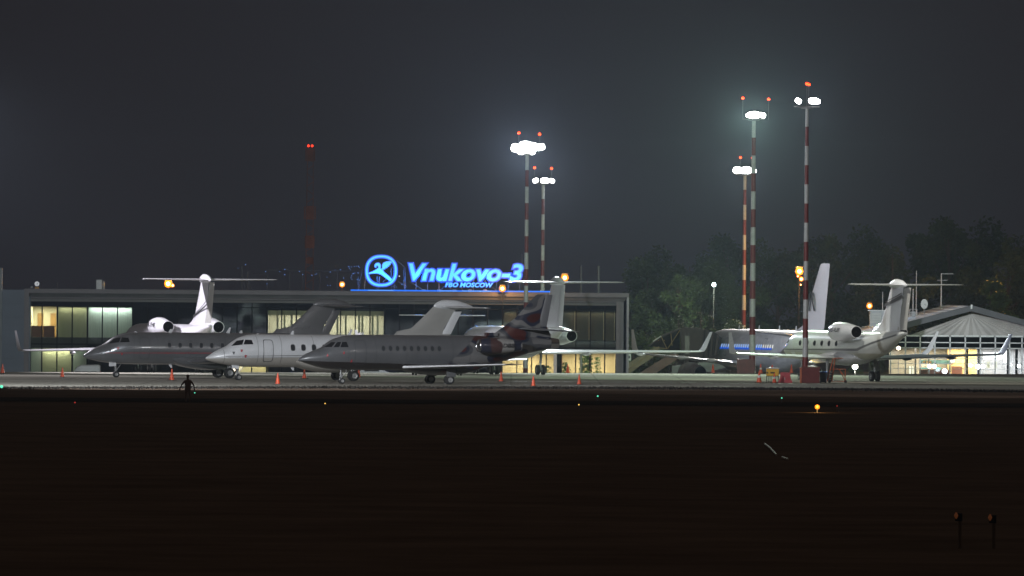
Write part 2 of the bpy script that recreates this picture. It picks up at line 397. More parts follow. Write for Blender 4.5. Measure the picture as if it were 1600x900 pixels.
def nacelle(root, x, y, z, L, r0, rm, r1, body, lip=None, side=-1, pyl=None):
    b = MB().lathe([(0.10, r0 * 1.03), (L * 0.12, rm * 0.93), (L * 0.28, rm), (L * 0.48, rm * 0.985), (L * 0.75, rm * 0.80), (L, r1), (L + 0.004, r1 * 0.93), (L - 0.5, r1 * 0.85)], (x, y, z), 'X', 32)
    b.smooth = True; n = b.build('engine_nacelle', body, root)
    l = MB().lathe([(0.10, r0 * 1.03), (0.02, r0 * 0.985), (0, r0 * 0.93), (0.04, r0 * 0.87), (0.4, r0 * 0.84)], (x, y, z), 'X', 32); l.smooth = True
    l.build('intake_lip', lip or M['metal'], n)
    f = MB().lathe([(0.4, r0 * 0.84), (0.42, 0.12), (0.2, 0.02)], (x, y, z), 'X', 24); f.build('fan', M['dark'], n)
    e = MB().lathe([(L - 0.10, r1 * 0.93), (L - 0.11, 0.02)], (x, y, z), 'X', 24)
    e.lathe([(L - 0.03, r1 * 0.925), (L - 0.5, r1 * 0.84)], (x, y, z), 'X', 32); e.build('exhaust_nozzle', M['dark'], n)
    if pyl:
        y1 = pyl; foil([(x + L * 0.3, y, z, L * 0.55, 0.10, (0, 0, 1)), (x + L * 0.3, y1, z - 0.05, L * 0.55, 0.12, (0, 0, 1))]).build('pylon', body, n)
    return n

def jet_a(loc, rz, body, fin, label, red=True):
    """twin jet with T tail: nose at local x=0, tail along +x"""
    root = empty('business_jet', loc, rz, label, 'jet', 'business jets parked on the apron')
    H = Hull([(0, 1.76, 1.66, 0.04), (0.35, 2.02, 1.50, 0.30), (0.8, 2.31, 1.38, 0.53), (1.68, 2.71, 1.22, 0.86), (2.4, 3.2, 1.14, 1.05), (2.9, 3.45, 1.10, 1.14), (3.6, 3.62, 1.07, 1.22),
              (4.6, 3.66, 1.06, 1.25), (9, 3.66, 1.06, 1.25), (14.2, 3.66, 1.08, 1.25), (16.5, 3.64, 1.45, 1.15), (18.5, 3.60, 2.15, 0.80), (20.2, 3.45, 2.85, 0.38), (21.0, 3.3, 3.05, 0.1)])
    H.mesh().build('fuselage', body, root)
    fb = MB(); N = 14; rs = []
    for k in range(N):
        u = k / (N - 1); x = 7.2 + 6.6 * u; s = math.sin(math.pi * u) ** 0.6
        rs.append([(x, (1.0 + 0.55 * s) * math.cos(2 * math.pi * i / 20), 1.35 + 0.15 - 0.25 * s + (0.2 + 0.42 * s) * math.sin(2 * math.pi * i / 20)) for i in range(20)])
    fb.rings(rs); fb.smooth = True; fb.build('wing_fairing', body, root)
    for s in (-1, 1):
        w = foil([(8.0, s * 0.9, 1.25, 4.6, 0.12, (0, 0, 1)), (10.0, s * 3.6, 1.42, 2.9, 0.11, (0, 0, 1)), (13.6, s * 9.2, 1.85, 1.35, 0.10, (0, 0, 1)),
                  (13.9, s * 9.5, 1.9, 1.25, 0.10, (0, 0, 1))])
        w = w.build('wing', body, root)
        foil([(13.95, s * 9.5, 1.9, 1.2, 0.09, (0, 0, 1)), (14.25, s * 9.72, 2.15, 1.0, 0.08, (0, -s, 0.4)), (14.9, s * 9.9, 3.0, 0.5, 0.08, (0, -s, 0.1))]).build('winglet', body, w)
    # windows, door, cockpit
    for s in (-1, 1):
        for k in range(12):
            x = 6.85 + k * 0.88
            fr = H.ring(x, 2.62, 0.19, 0.26, s, 0.05, 0.012, 3.2, 24).build('window_frame', M['seal'] if body != M['silver'] else M['fingrey'], root)
            H.ring(x, 2.62, 0.155, 0.225, s, 0, 0.010, 3.2, 24, True).build('pane', M['winglass'], fr)
        d = H.quad([(4.42, 1.52), (5.2, 1.52), (5.2, 3.2), (4.42, 3.2)], s, 0.006, 4, 12).build('door', body, root)
        H.ring(4.81, 2.36, 0.42, 0.88, s, 0.045, 0.014, 7, 56).build('door_seal', M['seal'], d)
        H.quad([(1.92, 2.72), (2.72, 2.83), (2.92, 3.22), (2.42, 3.12)], s, 0.014).build('cockpit_window', M['cockpit'], root)
        H.quad([(2.80, 2.84), (3.58, 2.86), (3.50, 3.20), (3.02, 3.22)], s, 0.014).build('cockpit_window', M['cockpit'], root)
        for (px, pz) in ((2.62, 2.38), (2.95, 1.96), (2.0, 2.2)):
            H.quad([(px - 0.06, pz - 0.13), (px + 0.03, pz - 0.13), (px + 0.10, pz + 0.06), (px - 0.11, pz + 0.06)], s, 0.05, 2, 2).build('probe_cover', M['red'] if px != 2.0 else M['seal'], root)
    st = M['red'] if red else M['seal']
    for s in (-1, 1):
        if red: H.quad([(1.6, 1.96), (16, 2.0), (16, 2.07), (1.6, 2.0)], s, 0.009, 50, 1).build('stripe', st, root)
        else:
            H.quad([(1.4, 1.88), (16, 2.12), (16, 2.17), (1.4, 1.91)], s, 0.009, 50, 1).build('stripe', st, root)
            H.quad([(1.6, 1.78), (16, 1.98), (16, 2.00), (1.6, 1.80)], s, 0.009, 50, 1).build('stripe', st, root)
    # tail
    fs = foil([(15.6, 0, 3.5, 5.0, 0.05, (0, 1, 0)), (16.0, 0, 3.95, 4.3, 0.06, (0, 1, 0)), (17.2, 0, 4.2, 2.75, 0.11, (0, 1, 0)), (18.3, 0, 5.2, 2.3, 0.12, (0, 1, 0)), (19.0, 0, 5.9, 2.1, 0.12, (0, 1, 0)), (19.5, 0, 6.2, 1.9, 0.10, (0, 1, 0))])
    f = fs.build('vertical_stabilizer', fin, root)
    M3 = Matrix.Rotation(R(-8), 3, 'Z')
    rd = foil([(20.02 - 20.0, 0, 3.75, 0.75, 0.13, (0, 1, 0)), (21.05 - 20.0 - 0.05, 0, 5.55, 0.65, 0.13, (0, 1, 0))])
    rd.v = [tuple(Vector(v)) for v in rd.v]
    ro = rd.build('rudder', body if not red else fin, root); ro.location = (19.75, 0, 0); ro.rotation_euler = (0, 0, R(-6) if not red else 0)
    for xs_ in (1.3, 3.95, 5.9, 8.6, 11.5, 14.0, 16.4):
        for s in (-1, 1): H.quad([(xs_, 1.35), (xs_ + 0.025, 1.35), (xs_ + 0.025, interp(H.t, xs_)[0] - 0.12), (xs_, interp(H.t, xs_)[0] - 0.12)], s, 0.007, 1, 16).build('panel_seam', M['seal'], root)
    tf = Hull([(19.1, 6.05, 5.85, 0.05), (19.4, 6.3, 5.78, 0.17), (20.0, 6.48, 5.72, 0.24), (20.8, 6.46, 5.70, 0.25), (21.7, 6.25, 5.72, 0.19), (22.35, 5.98, 5.84, 0.04)]).mesh(20, 24)
    tf.build('tail_fairing', body if not red else fin, root)
    for s in (-1, 1):
        foil([(19.7, s * 0.1, 5.9, 2.2, 0.10, (0, 0, 1)), (21.3, s * 4.1, 5.86, 1.1, 0.09, (0, 0, 1)), (21.6, s * 4.25, 5.86, 0.8, 0.06, (0, 0, 1))]).build('horizontal_stabilizer', body if not red else fin, root)
        nacelle(root, 14.2, s * 2.05, 2.95, 4.0, 0.62, 0.72, 0.45, body, None, s, s * 1.0)
    gear(root, 2.72, 0, 1.25, 0.25, 0.30, 0.14, 0.07, -0.05, (-0.35, -0.28, 0.6, 0.45, M['white']))
    for s in (-1, 1): gear(root, 11.65, s * 2.0, 1.35, 0.42, 0.44, 0.22, 0.12, 0.05)
    ant = MB(); 
    for (x, h) in ((4.2, 0.06), (7.0, 0.28), (11.8, 0.42), (12.9, 0.2)):
        foil_ = foil([(x, 0, 3.6, 0.32, 0.1, (0, 1, 0)), (x + 0.22 * h / 0.3, 0, 3.66 + h, 0.14, 0.1, (0, 1, 0))]); ant.add(foil_.v, foil_.f)
    ant.build('antenna', M['white'], root)
    for x, s in ((9.9, 0), (7.0, 0)):
        a_ = foil([(x, s, 1.15, 0.3, 0.1, (0, 1, 0)), (x + 0.25, s, 0.8, 0.14, 0.1, (0, 1, 0))]); a_.build('antenna', M['white'], root)
    return root, H

def gulf(name, loc, rz, label, P):
    """large T-tail twin seen from behind; reference point = nose, local x aft"""
    body, L, hs, ht = P['body'], P['L'], P['hs'], P['ht']
    root = empty(name, loc, rz, label, 'jet', 'business jets parked on the apron')
    e = L - 26.0
    H = Hull([(0, 2.55, 2.45, 0.05), (0.5, 2.86, 2.2, 0.38), (1.5, 3.2, 1.98, 0.75), (2.6, 3.6, 1.86, 1.0), (3.4, 3.95, 1.82, 1.12), (4.6, 4.15, 1.8, 1.2), (8, 4.17, 1.8, 1.2), (18.0 + e, 4.17, 1.8, 1.2), (20.5 + e, 4.17, 2.15, 1.12),
              (22.6 + e, 4.18, 2.85, 0.85), (24.6 + e, 4.2, 3.55, 0.45), (26.0 + e, 4.15, 3.95, 0.14)])
    H.mesh().build('fuselage', P.get('hullmat', body), root)
    xw = P['T'] - 6.6 - 1.4     # tip leading edge
    tz = P.get('tipz', 2.35)
    fb = MB(); rs = []
    for k in range(14):
        u = k / 13; x = xw - 7.5 + 8.0 * u; s = math.sin(math.pi * u) ** 0.6
        rs.append([(x, (0.9 + 0.55 * s) * math.cos(2 * math.pi * i / 20), 2.05 - 0.1 * s + (0.25 + 0.38 * s) * math.sin(2 * math.pi * i / 20)) for i in range(20)])
    fb.rings(rs); fb.smooth = True; fb.build('wing_fairing', body, root)
    for s in (-1, 1):
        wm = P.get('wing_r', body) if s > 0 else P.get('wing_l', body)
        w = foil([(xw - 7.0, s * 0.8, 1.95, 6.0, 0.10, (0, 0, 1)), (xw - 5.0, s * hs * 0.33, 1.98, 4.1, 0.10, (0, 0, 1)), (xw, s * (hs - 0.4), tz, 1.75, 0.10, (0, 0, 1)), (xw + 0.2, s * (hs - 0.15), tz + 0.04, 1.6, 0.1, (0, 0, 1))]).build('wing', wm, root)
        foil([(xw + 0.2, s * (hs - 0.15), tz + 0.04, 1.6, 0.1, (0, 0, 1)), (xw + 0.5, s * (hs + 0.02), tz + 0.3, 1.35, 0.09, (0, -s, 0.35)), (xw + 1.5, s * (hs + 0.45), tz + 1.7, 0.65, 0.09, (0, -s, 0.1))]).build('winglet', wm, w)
        for q in (0.38, 0.66):
            yy = s * hs * q; xx = xw - 7.0 + (7.0 * q) + 3.0 - 1.2 * q; zz = 1.95 + (tz - 1.95) * q - 0.12
            ff = MB().lathe([(0, 0.02), (0.5, 0.14), (1.2, 0.16), (2.2, 0.03)], (xx - 0.9, yy, zz - 0.06), 'X', 10, True); ff.smooth = True; ff.build('flap_fairing', wm, w)
    T = P['T']
    f = foil([(T - 6.6, 0, 4.0, 6.9, 0.035, (0, 1, 0)), (T - 5.0, 0, 4.45, 5.1, 0.05, (0, 1, 0)), (T - 3.9, 0, 4.9, 3.9, 0.085, (0, 1, 0)), (T - 2.6, 0, 6.6, 3.1, 0.10, (0, 1, 0)), (T - 1.75, 0, 7.85, 2.6, 0.11, (0, 1, 0))])
    f = f.build('vertical_stabilizer', P.get('fin', body), root)
    r_ = foil([(0, 0, 4.3, 1.35, 0.17, (0, 1, 0)), (1.0, 0, 7.75, 0.95, 0.17, (0, 1, 0))]).build('rudder', P.get('rud', body), root); r_.location = (T - 0.45, 0, 0); r_.rotation_euler = (0, 0, R(P.get('rdef', 10)))
    Hull([(T - 2.2, 8.05, 7.8, 0.06), (T - 1.7, 8.25, 7.72, 0.2), (T - 0.7, 8.45, 7.7, 0.28), (T + 0.3, 8.38, 7.7, 0.27), (T + 1.2, 8.12, 7.78, 0.14), (T + 1.6, 7.98, 7.88, 0.03)]).mesh(20, 24).build('tail_fairing', body, root)
    for s in (-1, 1):
        foil([(T - 1.3, s * 0.1, 7.95, 2.5, 0.09, (0, 0, 1)), (T + 0.5, s * (ht - 0.3), 8.0, 1.3, 0.09, (0, 0, 1)), (T + 0.85, s * ht, 8.0, 0.9, 0.06, (0, 0, 1))]).build('horizontal_stabilizer', P.get('hst', body), root)
        nacelle(root, T - 4.4 - 4.9, s * P['ey'], P['ez'], 4.9, 0.62, 0.80, 0.49, P.get('nac', body), M['metal'], s, s * 1.0)
        for k in range(6):
            x = 6.0 + e * 0.5 + k * 1.62
            if P.get('win', True):
                fr = H.ring(x, 3.12, 0.31, 0.23, s, 0.04, 0.012, 2, 24).build('window_frame', M['seal'], root)
                H.ring(x, 3.12, 0.27, 0.20, s, 0, 0.010, 2, 24, True).build('pane', M['winglass'], fr)
        H.quad([(1.9, 3.0), (3.3, 3.15), (3.35, 3.6), (2.6, 3.45)], s, 0.014).build('cockpit_window', M['cockpit'], root)
        H.quad([(3.7, 1.95), (4.6, 1.95), (4.6, 3.75), (3.7, 3.75)], s, 0.008, 4, 10).build('door', body, root)
    gear(root, 3.6, 0, 1.9, 0.28, 0.32, 0.16, 0.07)
    for s in (-1, 1): gear(root, T - 10.6, s * 2.1, 2.0, 0.45, 0.5, 0.25, 0.12)
    return root, H

def away(T_px, T_py, YT, phi, T):
    """location of the nose for a jet heading away-left whose tail top is seen at T_px; returns loc, rz"""
    p = pt(T_px, T_py, YT); aft = Vector((math.sin(phi), -math.cos(phi), 0)); n = Vector((p.x, p.y, 0)) - aft * T
    return n, -(math.pi / 2 - phi)

M['dbwhite'] = mat('cool_white_paint', (0.60, 0.59, 0.63), 0.28, 0, 0.05, 0.8, coat=0.5)
# two-tone hull for the white jet (lighter above, beige-grey below the stripe)
def twotone(name, up, lo, zsplit, slope=0.0, rough=0.28):
    m = mat(name, up, rough, 0, 0.05, 0.8, coat=0.5); t = m.node_tree; b = t.nodes['Principled BSDF']
    src = b.inputs['Base Color'].links[0].from_socket
    tcn = t.nodes.new('ShaderNodeTexCoord'); s = t.nodes.new('ShaderNodeSeparateXYZ'); t.links.new(tcn.outputs['Object'], s.inputs[0])
    ma = t.nodes.new('ShaderNodeMath'); ma.operation = 'MULTIPLY_ADD'; ma.inputs[1].default_value = -slope; t.links.new(s.outputs['X'], ma.inputs[0]); t.links.new(s.outputs['Z'], ma.inputs[2])
    lt = t.nodes.new('ShaderNodeMath'); lt.operation = 'LESS_THAN'; lt.inputs[1].default_value = zsplit; t.links.new(ma.outputs[0], lt.inputs[0])
    mx = t.nodes.new('ShaderNodeMix'); mx.data_type = 'RGBA'; t.links.new(lt.outputs[0], mx.inputs[0]); t.links.new(src, mx.inputs[6]); mx.inputs[7].default_value = (*lo, 1)
    t.links.new(mx.outputs[2], b.inputs['Base Color']); return m
M['bhull'] = twotone('white_over_grey_paint', (0.62, 0.63, 0.65), (0.36, 0.34, 0.31), 1.72, 0.0155)
M['jethull'] = twotone('white_over_cream_paint', (0.60, 0.62, 0.60), (0.42, 0.42, 0.34), 2.35, 0.0)

# jet A : silver grey, leftmost foreground
pA = pt(130.5, 557, 930); thA = R(15)
rootA, HA = jet_a((pA.x, 930 - 2.6 * math.sin(thA), 0.03), thA, M['silver'], M['fingrey'], 'silver grey jet with thin red stripe and dark tail, leftmost of the front row', True)
decal('fin_lettering', rootA, M['silver'], 'VISTAJET', lambda x, z: (16.9 + x + z * 0.45, -0.17, 4.02 + z), 0.42, 1.9)
# jet B : white
pB = pt(322, 560, 911); thB = R(20)
rootB, HB = jet_a((pB.x, 911 - 2.6 * math.sin(thB), 0.03), thB, M['bhull'], M['lightgrey'], 'white jet with thin dark waist stripe, right in front of the silver jet', False)  # grey fin: darker reflection on the white fin put into the colour

# jet C : trijet with camouflage tail
def camo():
    m = mat('grey_and_camouflage_paint', (0.088, 0.090, 0.096), 0.30, 0.0, 0.10, 0.6, coat=0.4); t = m.node_tree; b = t.nodes['Principled BSDF']
    src = b.inputs['Base Color'].links[0].from_socket
    tcn = t.nodes.new('ShaderNodeTexCoord'); s = t.nodes.new('ShaderNodeSeparateXYZ'); t.links.new(tcn.outputs['Object'], s.inputs[0])
    mp = t.nodes.new('ShaderNodeMapping'); mp.inputs['Scale'].default_value = (0.9, 0.4, 1.0); mp.inputs['Location'].default_value = (3.1, 0, 1.7); t.links.new(tcn.outputs['Object'], mp.inputs[0])
    nz = t.nodes.new('ShaderNodeTexNoise'); nz.inputs['Scale'].default_value = 0.62; nz.inputs['Detail'].default_value = 0.2; nz.inputs['Distortion'].default_value = 0.0; t.links.new(mp.outputs[0], nz.inputs['Vector'])
    r = t.nodes.new('ShaderNodeValToRGB'); r.color_ramp.interpolation = 'CONSTANT'; e = r.color_ramp.elements
    e[0].position = 0; e[0].color = (0.05, 0.016, 0.015, 1); e[1].position = 0.37; e[1].color = (0.022, 0.025, 0.042, 1)
    for p, c in ((0.455, (0.135, 0.132, 0.134, 1)), (0.56, (0.06, 0.062, 0.068, 1)), (0.62, (0.02, 0.023, 0.038, 1)), (0.67, (0.06, 0.016, 0.015, 1))):
        q = e.new(p); q.color = c
    t.links.new(nz.outputs['Fac'], r.inputs[0])
    ma = t.nodes.new('ShaderNodeMath'); ma.operation = 'MULTIPLY_ADD'; ma.inputs[1].default_value = -1.14; t.links.new(s.outputs['Z'], ma.inputs[0]); t.links.new(s.outputs['X'], ma.inputs[2])
    gt = t.nodes.new('ShaderNodeMath'); gt.operation = 'GREATER_THAN'; gt.inputs[1].default_value = 10.0; t.links.new(ma.outputs[0], gt.inputs[0])
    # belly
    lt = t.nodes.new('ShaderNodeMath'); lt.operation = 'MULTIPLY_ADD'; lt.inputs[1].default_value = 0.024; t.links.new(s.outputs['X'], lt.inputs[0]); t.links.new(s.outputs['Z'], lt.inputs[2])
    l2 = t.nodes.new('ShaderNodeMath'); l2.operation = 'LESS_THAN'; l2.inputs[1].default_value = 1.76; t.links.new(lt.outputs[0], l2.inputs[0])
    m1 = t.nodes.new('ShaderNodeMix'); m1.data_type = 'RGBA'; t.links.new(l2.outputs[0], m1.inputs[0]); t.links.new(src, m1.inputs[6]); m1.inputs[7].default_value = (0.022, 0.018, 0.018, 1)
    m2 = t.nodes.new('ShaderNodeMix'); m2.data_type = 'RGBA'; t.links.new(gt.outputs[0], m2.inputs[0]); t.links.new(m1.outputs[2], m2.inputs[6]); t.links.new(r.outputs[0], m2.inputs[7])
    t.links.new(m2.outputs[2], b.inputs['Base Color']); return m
M['camo'] = camo()
M['greyC'] = mat('satin_grey_paint', (0.125, 0.127, 0.135), 0.35, 0, 0.05, 0.6)
def banded():
    m = mat('banded_nacelle_paint', (0.2, 0.2, 0.2), 0.35, 0, 0.05, 0.6, coat=0.3); t = m.node_tree; b = t.nodes['Principled BSDF']
    tcn = t.nodes.new('ShaderNodeTexCoord'); s = t.nodes.new('ShaderNodeSeparateXYZ'); t.links.new(tcn.outputs['Object'], s.inputs[0])
    nz = t.nodes.new('ShaderNodeTexNoise'); nz.inputs['Scale'].default_value = 1.3; nz.inputs['Detail'].default_value = 0; t.links.new(tcn.outputs['Object'], nz.inputs['Vector'])
    a1 = t.nodes.new('ShaderNodeMath'); a1.operation = 'MULTIPLY_ADD'; a1.inputs[1].default_value = 1.2; t.links.new(nz.outputs['Fac'], a1.inputs[0]); t.links.new(s.outputs['X'], a1.inputs[2])
    mr = t.nodes.new('ShaderNodeMapRange'); mr.inputs[1].default_value = 14.6; mr.inputs[2].default_value = 18.6; t.links.new(a1.outputs[0], mr.inputs[0])
    r = t.nodes.new('ShaderNodeValToRGB'); r.color_ramp.interpolation = 'CONSTANT'; e = r.color_ramp.elements
    e[0].position = 0; e[0].color = (0.022, 0.024, 0.04, 1); e[1].position = 0.42; e[1].color = (0.24, 0.235, 0.23, 1)
    q = e.new(0.70); q.color = (0.02, 0.023, 0.038, 1); q = e.new(0.84); q.color = (0.17, 0.165, 0.165, 1); q = e.new(0.22); q.color = (0.06, 0.03, 0.03, 1)
    t.links.new(mr.outputs[0], r.inputs[0]); t.links.new(r.outputs[0], b.inputs['Base Color']); return m
M['band'] = banded()
def trijet(loc, rz):
    root = empty('trijet', loc, rz, 'grey three engined jet with dark camouflage tail and small oval windows', 'jet', 'business jets parked on the apron')
    H = Hull([(0, 1.84, 1.76, 0.04), (0.3, 2.1, 1.66, 0.27), (0.8, 2.38, 1.5, 0.52), (1.95, 2.85, 1.2, 0.92), (2.5, 3.28, 1.13, 1.06), (3.1, 3.55, 1.09, 1.16), (3.9, 3.71, 1.06, 1.25), (4.9, 3.78, 1.05, 1.3),
              (9, 3.78, 1.05, 1.3), (13.6, 3.78, 1.08, 1.27), (15.5, 3.76, 1.4, 1.1), (17.3, 3.75, 1.95, 0.85), (19.2, 3.7, 2.5, 0.62), (20.8, 3.55, 2.8, 0.42)])
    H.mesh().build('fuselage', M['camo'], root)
    n = MB().lathe([(20.6, 0.46), (21.3, 0.36), (21.3, 0.30), (20.9, 0.28)], (0, 0, 3.2), 'X', 24); n.smooth = True; n.build('centre_exhaust', M['metal'], root)
    fb = MB(); rs = []
    for k in range(14):
        u = k / 13; x = 8.3 + 6.4 * u; s = math.sin(math.pi * u) ** 0.6
        rs.append([(x, (1.0 + 0.6 * s) * math.cos(2 * math.pi * i / 20), 1.4 - 0.12 * s + (0.25 + 0.35 * s) * math.sin(2 * math.pi * i / 20)) for i in range(20)])
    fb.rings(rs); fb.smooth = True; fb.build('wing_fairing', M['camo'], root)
    for s in (-1, 1):
        w = foil([(8.2, s * 0.9, 1.30, 4.9, 0.09, (0, 0, 1)), (10.3, s * 3.7, 1.42, 3.0, 0.09, (0, 0, 1)), (13.6, s * 9.2, 1.62, 1.5, 0.08, (0, 0, 1)), (14.0, s * 9.6, 1.64, 1.1, 0.06, (0, 0, 1))]).build('wing', M['greyC'], root)
        foil([(8.17, s * 0.95, 1.30, 0.22, 0.9, (0, 0, 1)), (10.27, s * 3.7, 1.42, 0.16, 0.9, (0, 0, 1)), (13.57, s * 9.2, 1.62, 0.1, 0.9, (0, 0, 1))]).build('leading_edge', mat('painted_edge_glint', (0.8, 0.8, 0.82), 0.3, 0.3, 0.02, 1), w)  # lamp glint along the metal edge painted in as near-white colour
        foil([(17.9, s * 0.3, 4.32, 2.4, 0.09, (0, 0, 1)), (20.5, s * 3.7, 4.15, 1.15, 0.08, (0, 0, 1)), (20.9, s * 3.87, 4.14, 0.75, 0.05, (0, 0, 1))]).build('horizontal_stabilizer', M['greyC'], root)
        nc = nacelle(root, 14.0, s * 1.95, 3.0, 3.5, 0.50, 0.62, 0.40, M['band'], M['metal'], s, s * 0.9)
        for k in range(9):
            x = 6.5 + k * 0.572
            fr = H.ring(x, 2.75, 0.17, 0.225, s, 0.035, 0.012, 2, 24).build('window_frame', M['seal'], root)
            H.ring(x, 2.75, 0.145, 0.20, s, 0, 0.010, 2, 24, True).build('pane', M['winglass'], fr)
        d = H.quad([(4.2, 1.45), (5.1, 1.45), (5.1, 3.32), (4.2, 3.32)], s, 0.006, 4, 12).build('door', M['camo'], root)
        H.ring(4.65, 2.42, 0.46, 0.97, s, 0.04, 0.014, 6, 56).build('door_seal', M['seal'], d)
        for q in ([(1.98, 2.82), (2.42, 2.82), (2.78, 3.20), (2.50, 3.18)], [(2.55, 2.82), (2.95, 2.82), (3.18, 3.21), (2.90, 3.21)], [(3.06, 2.83), (3.68, 2.83), (3.60, 3.22), (3.27, 3.22)]):
            H.quad(q, s, 0.014).build('cockpit_window', M['cockpit'], root)
        for (px, pz) in ((3.3, 2.4), (3.95, 1.78), (2.05, 2.2)):
            H.quad([(px - 0.09, pz - 0.10), (px + 0.05, pz - 0.10), (px + 0.04, pz + 0.1), (px - 0.01, pz + 0.1)], s, 0.03, 2, 2).build('probe_cover', M['red'], root)
        H.ring(9.8, 2.6, 0.55, 0.95, s, 0.012, 0.008, 5, 40).build('emergency_exit', M['seal'], root)
    f = foil([(15.3, 0, 3.6, 5.4, 0.10, (0, 1, 0)), (15.9, 0, 3.86, 4.8, 0.12, (0, 1, 0)), (17.75, 0, 5.15, 2.25, 0.13, (0, 1, 0)), (19.4, 0, 6.9, 1.1, 0.12, (0, 1, 0)), (19.55, 0, 7.0, 0.9, 0.06, (0, 1, 0))]).build('vertical_stabilizer', M['camo'], root)
    foil([(19.6, 0, 4.5, 0.75, 0.16, (0, 1, 0)), (20.2, 0, 6.97, 0.62, 0.16, (0, 1, 0))]).build('rudder', M['greyC'], root)
    for xs_ in (1.5, 3.7, 5.9, 8.4, 12.2, 13.6):
        for s in (-1, 1): H.quad([(xs_, 1.75), (xs_ + 0.025, 1.75), (xs_ + 0.025, interp(H.t, xs_)[0] - 0.12), (xs_, interp(H.t, xs_)[0] - 0.12)], s, 0.007, 1, 16).build('panel_seam', M['seal'], root)
    MB().box((15.75, -0.05, 3.88), (0.9, 0.62, 0.24)).build('centre_intake', M['camo'], root)
    nose = gear(root, 3.55, 0, 1.2, 0.22, 0.32, 0.14, 0.06, -0.1)
    for s in (-1, 1): gear(root, 11.55, s * 2.2, 1.3, 0.36, 0.42, 0.22, 0.13, 0.0, (0.05, -0.32, 0.75, 0.8, M['fingrey']))
    decal('registration', root, M['blackpaint'], 'P4-DBB', lambda x, z: (15.15 + x, -1.95 - math.sqrt(max(0.01, 0.60 ** 2 - (z - 0.13) ** 2)) - 0.01, 2.88 + z), 0.42, 1.65, 0.2, 0.01)
    return root
pC = pt(466.5, 563, 888); thC = R(20)
trijet((pC.x, 888 - 3.4 * math.sin(thC), 0.03), thC)

# jets D, E, F seen from behind
def run_gulf(px, py, YT, phi, label, P, zoff):
    loc, rz = away(px, py, YT, phi, P['T']); return gulf('business_jet', (loc.x, loc.y, zoff), rz, label, P)
rootD, HD = run_gulf(322.5, 434, 972, R(15.5), 'white tall T-tailed jet with black fin stripes behind the silver jet', dict(body=M['dbwhite'], L=29.5, T=27.8, hs=14.6, ht=5.75, ey=2.2, ez=3.95, tipz=1.85, rud=M['lightgrey'], win=True), 0.0)
rootE, HE = run_gulf(873, 437, 978, R(19), 'pale jet whose bright wing reaches right, behind the camouflage tailed jet', dict(body=M['white'], L=26.6, T=25.3, hs=15.6, ht=5.3, ey=2.75, ez=3.4, tipz=2.1, rdef=2), 0.0)
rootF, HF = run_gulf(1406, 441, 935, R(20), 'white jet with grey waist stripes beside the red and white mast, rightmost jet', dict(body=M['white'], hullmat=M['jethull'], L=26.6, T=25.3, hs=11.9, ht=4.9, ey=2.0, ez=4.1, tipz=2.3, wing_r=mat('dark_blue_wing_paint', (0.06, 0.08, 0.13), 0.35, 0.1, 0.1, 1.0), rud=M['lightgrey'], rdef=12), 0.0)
for rt, H, e in ((rootF, HF, 0.6),):
    for s in (-1, 1):
        H.quad([(1.5, 2.50), (19.0, 2.55), (19.0, 2.75), (1.5, 2.58)], s, 0.009, 50, 1).build('stripe', M['fingrey'], rt)
        H.quad([(18.9, 2.55), (25.6, 3.86), (25.6, 3.98), (18.9, 2.75)], s, 0.009, 30, 1).build('stripe', M['fingrey'], rt)
        H.quad([(1.8, 2.38), (18.9, 2.42), (18.9, 2.47), (1.8, 2.42)], s, 0.009, 50, 1).build('stripe', M['lightgrey'], rt)
# fin stripes
def finstripe(root, T, z0, dz, th, m, s=-1):
    b = MB(); 
    def LE(z): return T - 3.9 + (z - 4.9) * (2.15 / 2.95)
    for (u0, u1) in ((0, 1),):
        n = 8; vs = []
        for k in range(n + 1):
            u = k / n
            for w in (0, th):
                z = z0 + dz * u + w; x = LE(z) + 0.02 + u * (T + 0.9 - LE(z)); vs.append((x, s * 0.19, z))
        fs = [(2 * k, 2 * k + 2, 2 * k + 3, 2 * k + 1) for k in range(n)]
        b.add(vs, fs)
    return b.build('fin_stripe', m, root)
finstripe(rootD, 27.8, 4.75, 1.05, 0.14, M['blackpaint']); finstripe(rootD, 27.8, 4.85, 1.35, 0.09, M['blackpaint'])
finstripe(rootF, 25.3, 6.15, 0.75, 0.30, M['fingrey']); finstripe(rootF, 25.3, 6.55, 0.75, 0.07, M['fingrey'])
def nac_text(root, T, ey, ez, body, x0, w, size, z0=0.05):
    xs = T - 9.3
    decal('registration', root, M['blackpaint'], body, lambda x, z: (xs + x0 + x, -ey - math.sqrt(max(0.05, 0.80 ** 2 - (z + z0) ** 2)) - 0.015, ez + z0 + z), size, w, 0.0, 0.012)
nac_text(rootD, 27.8, 2.2, 3.95, 'M-IFHS', 0.55, 2.6, 0.50, 0.0)
nac_text(rootF, 25.3, 2.0, 4.1, 'OE-IUF', 0.5, 2.6, 0.46, 0.0)
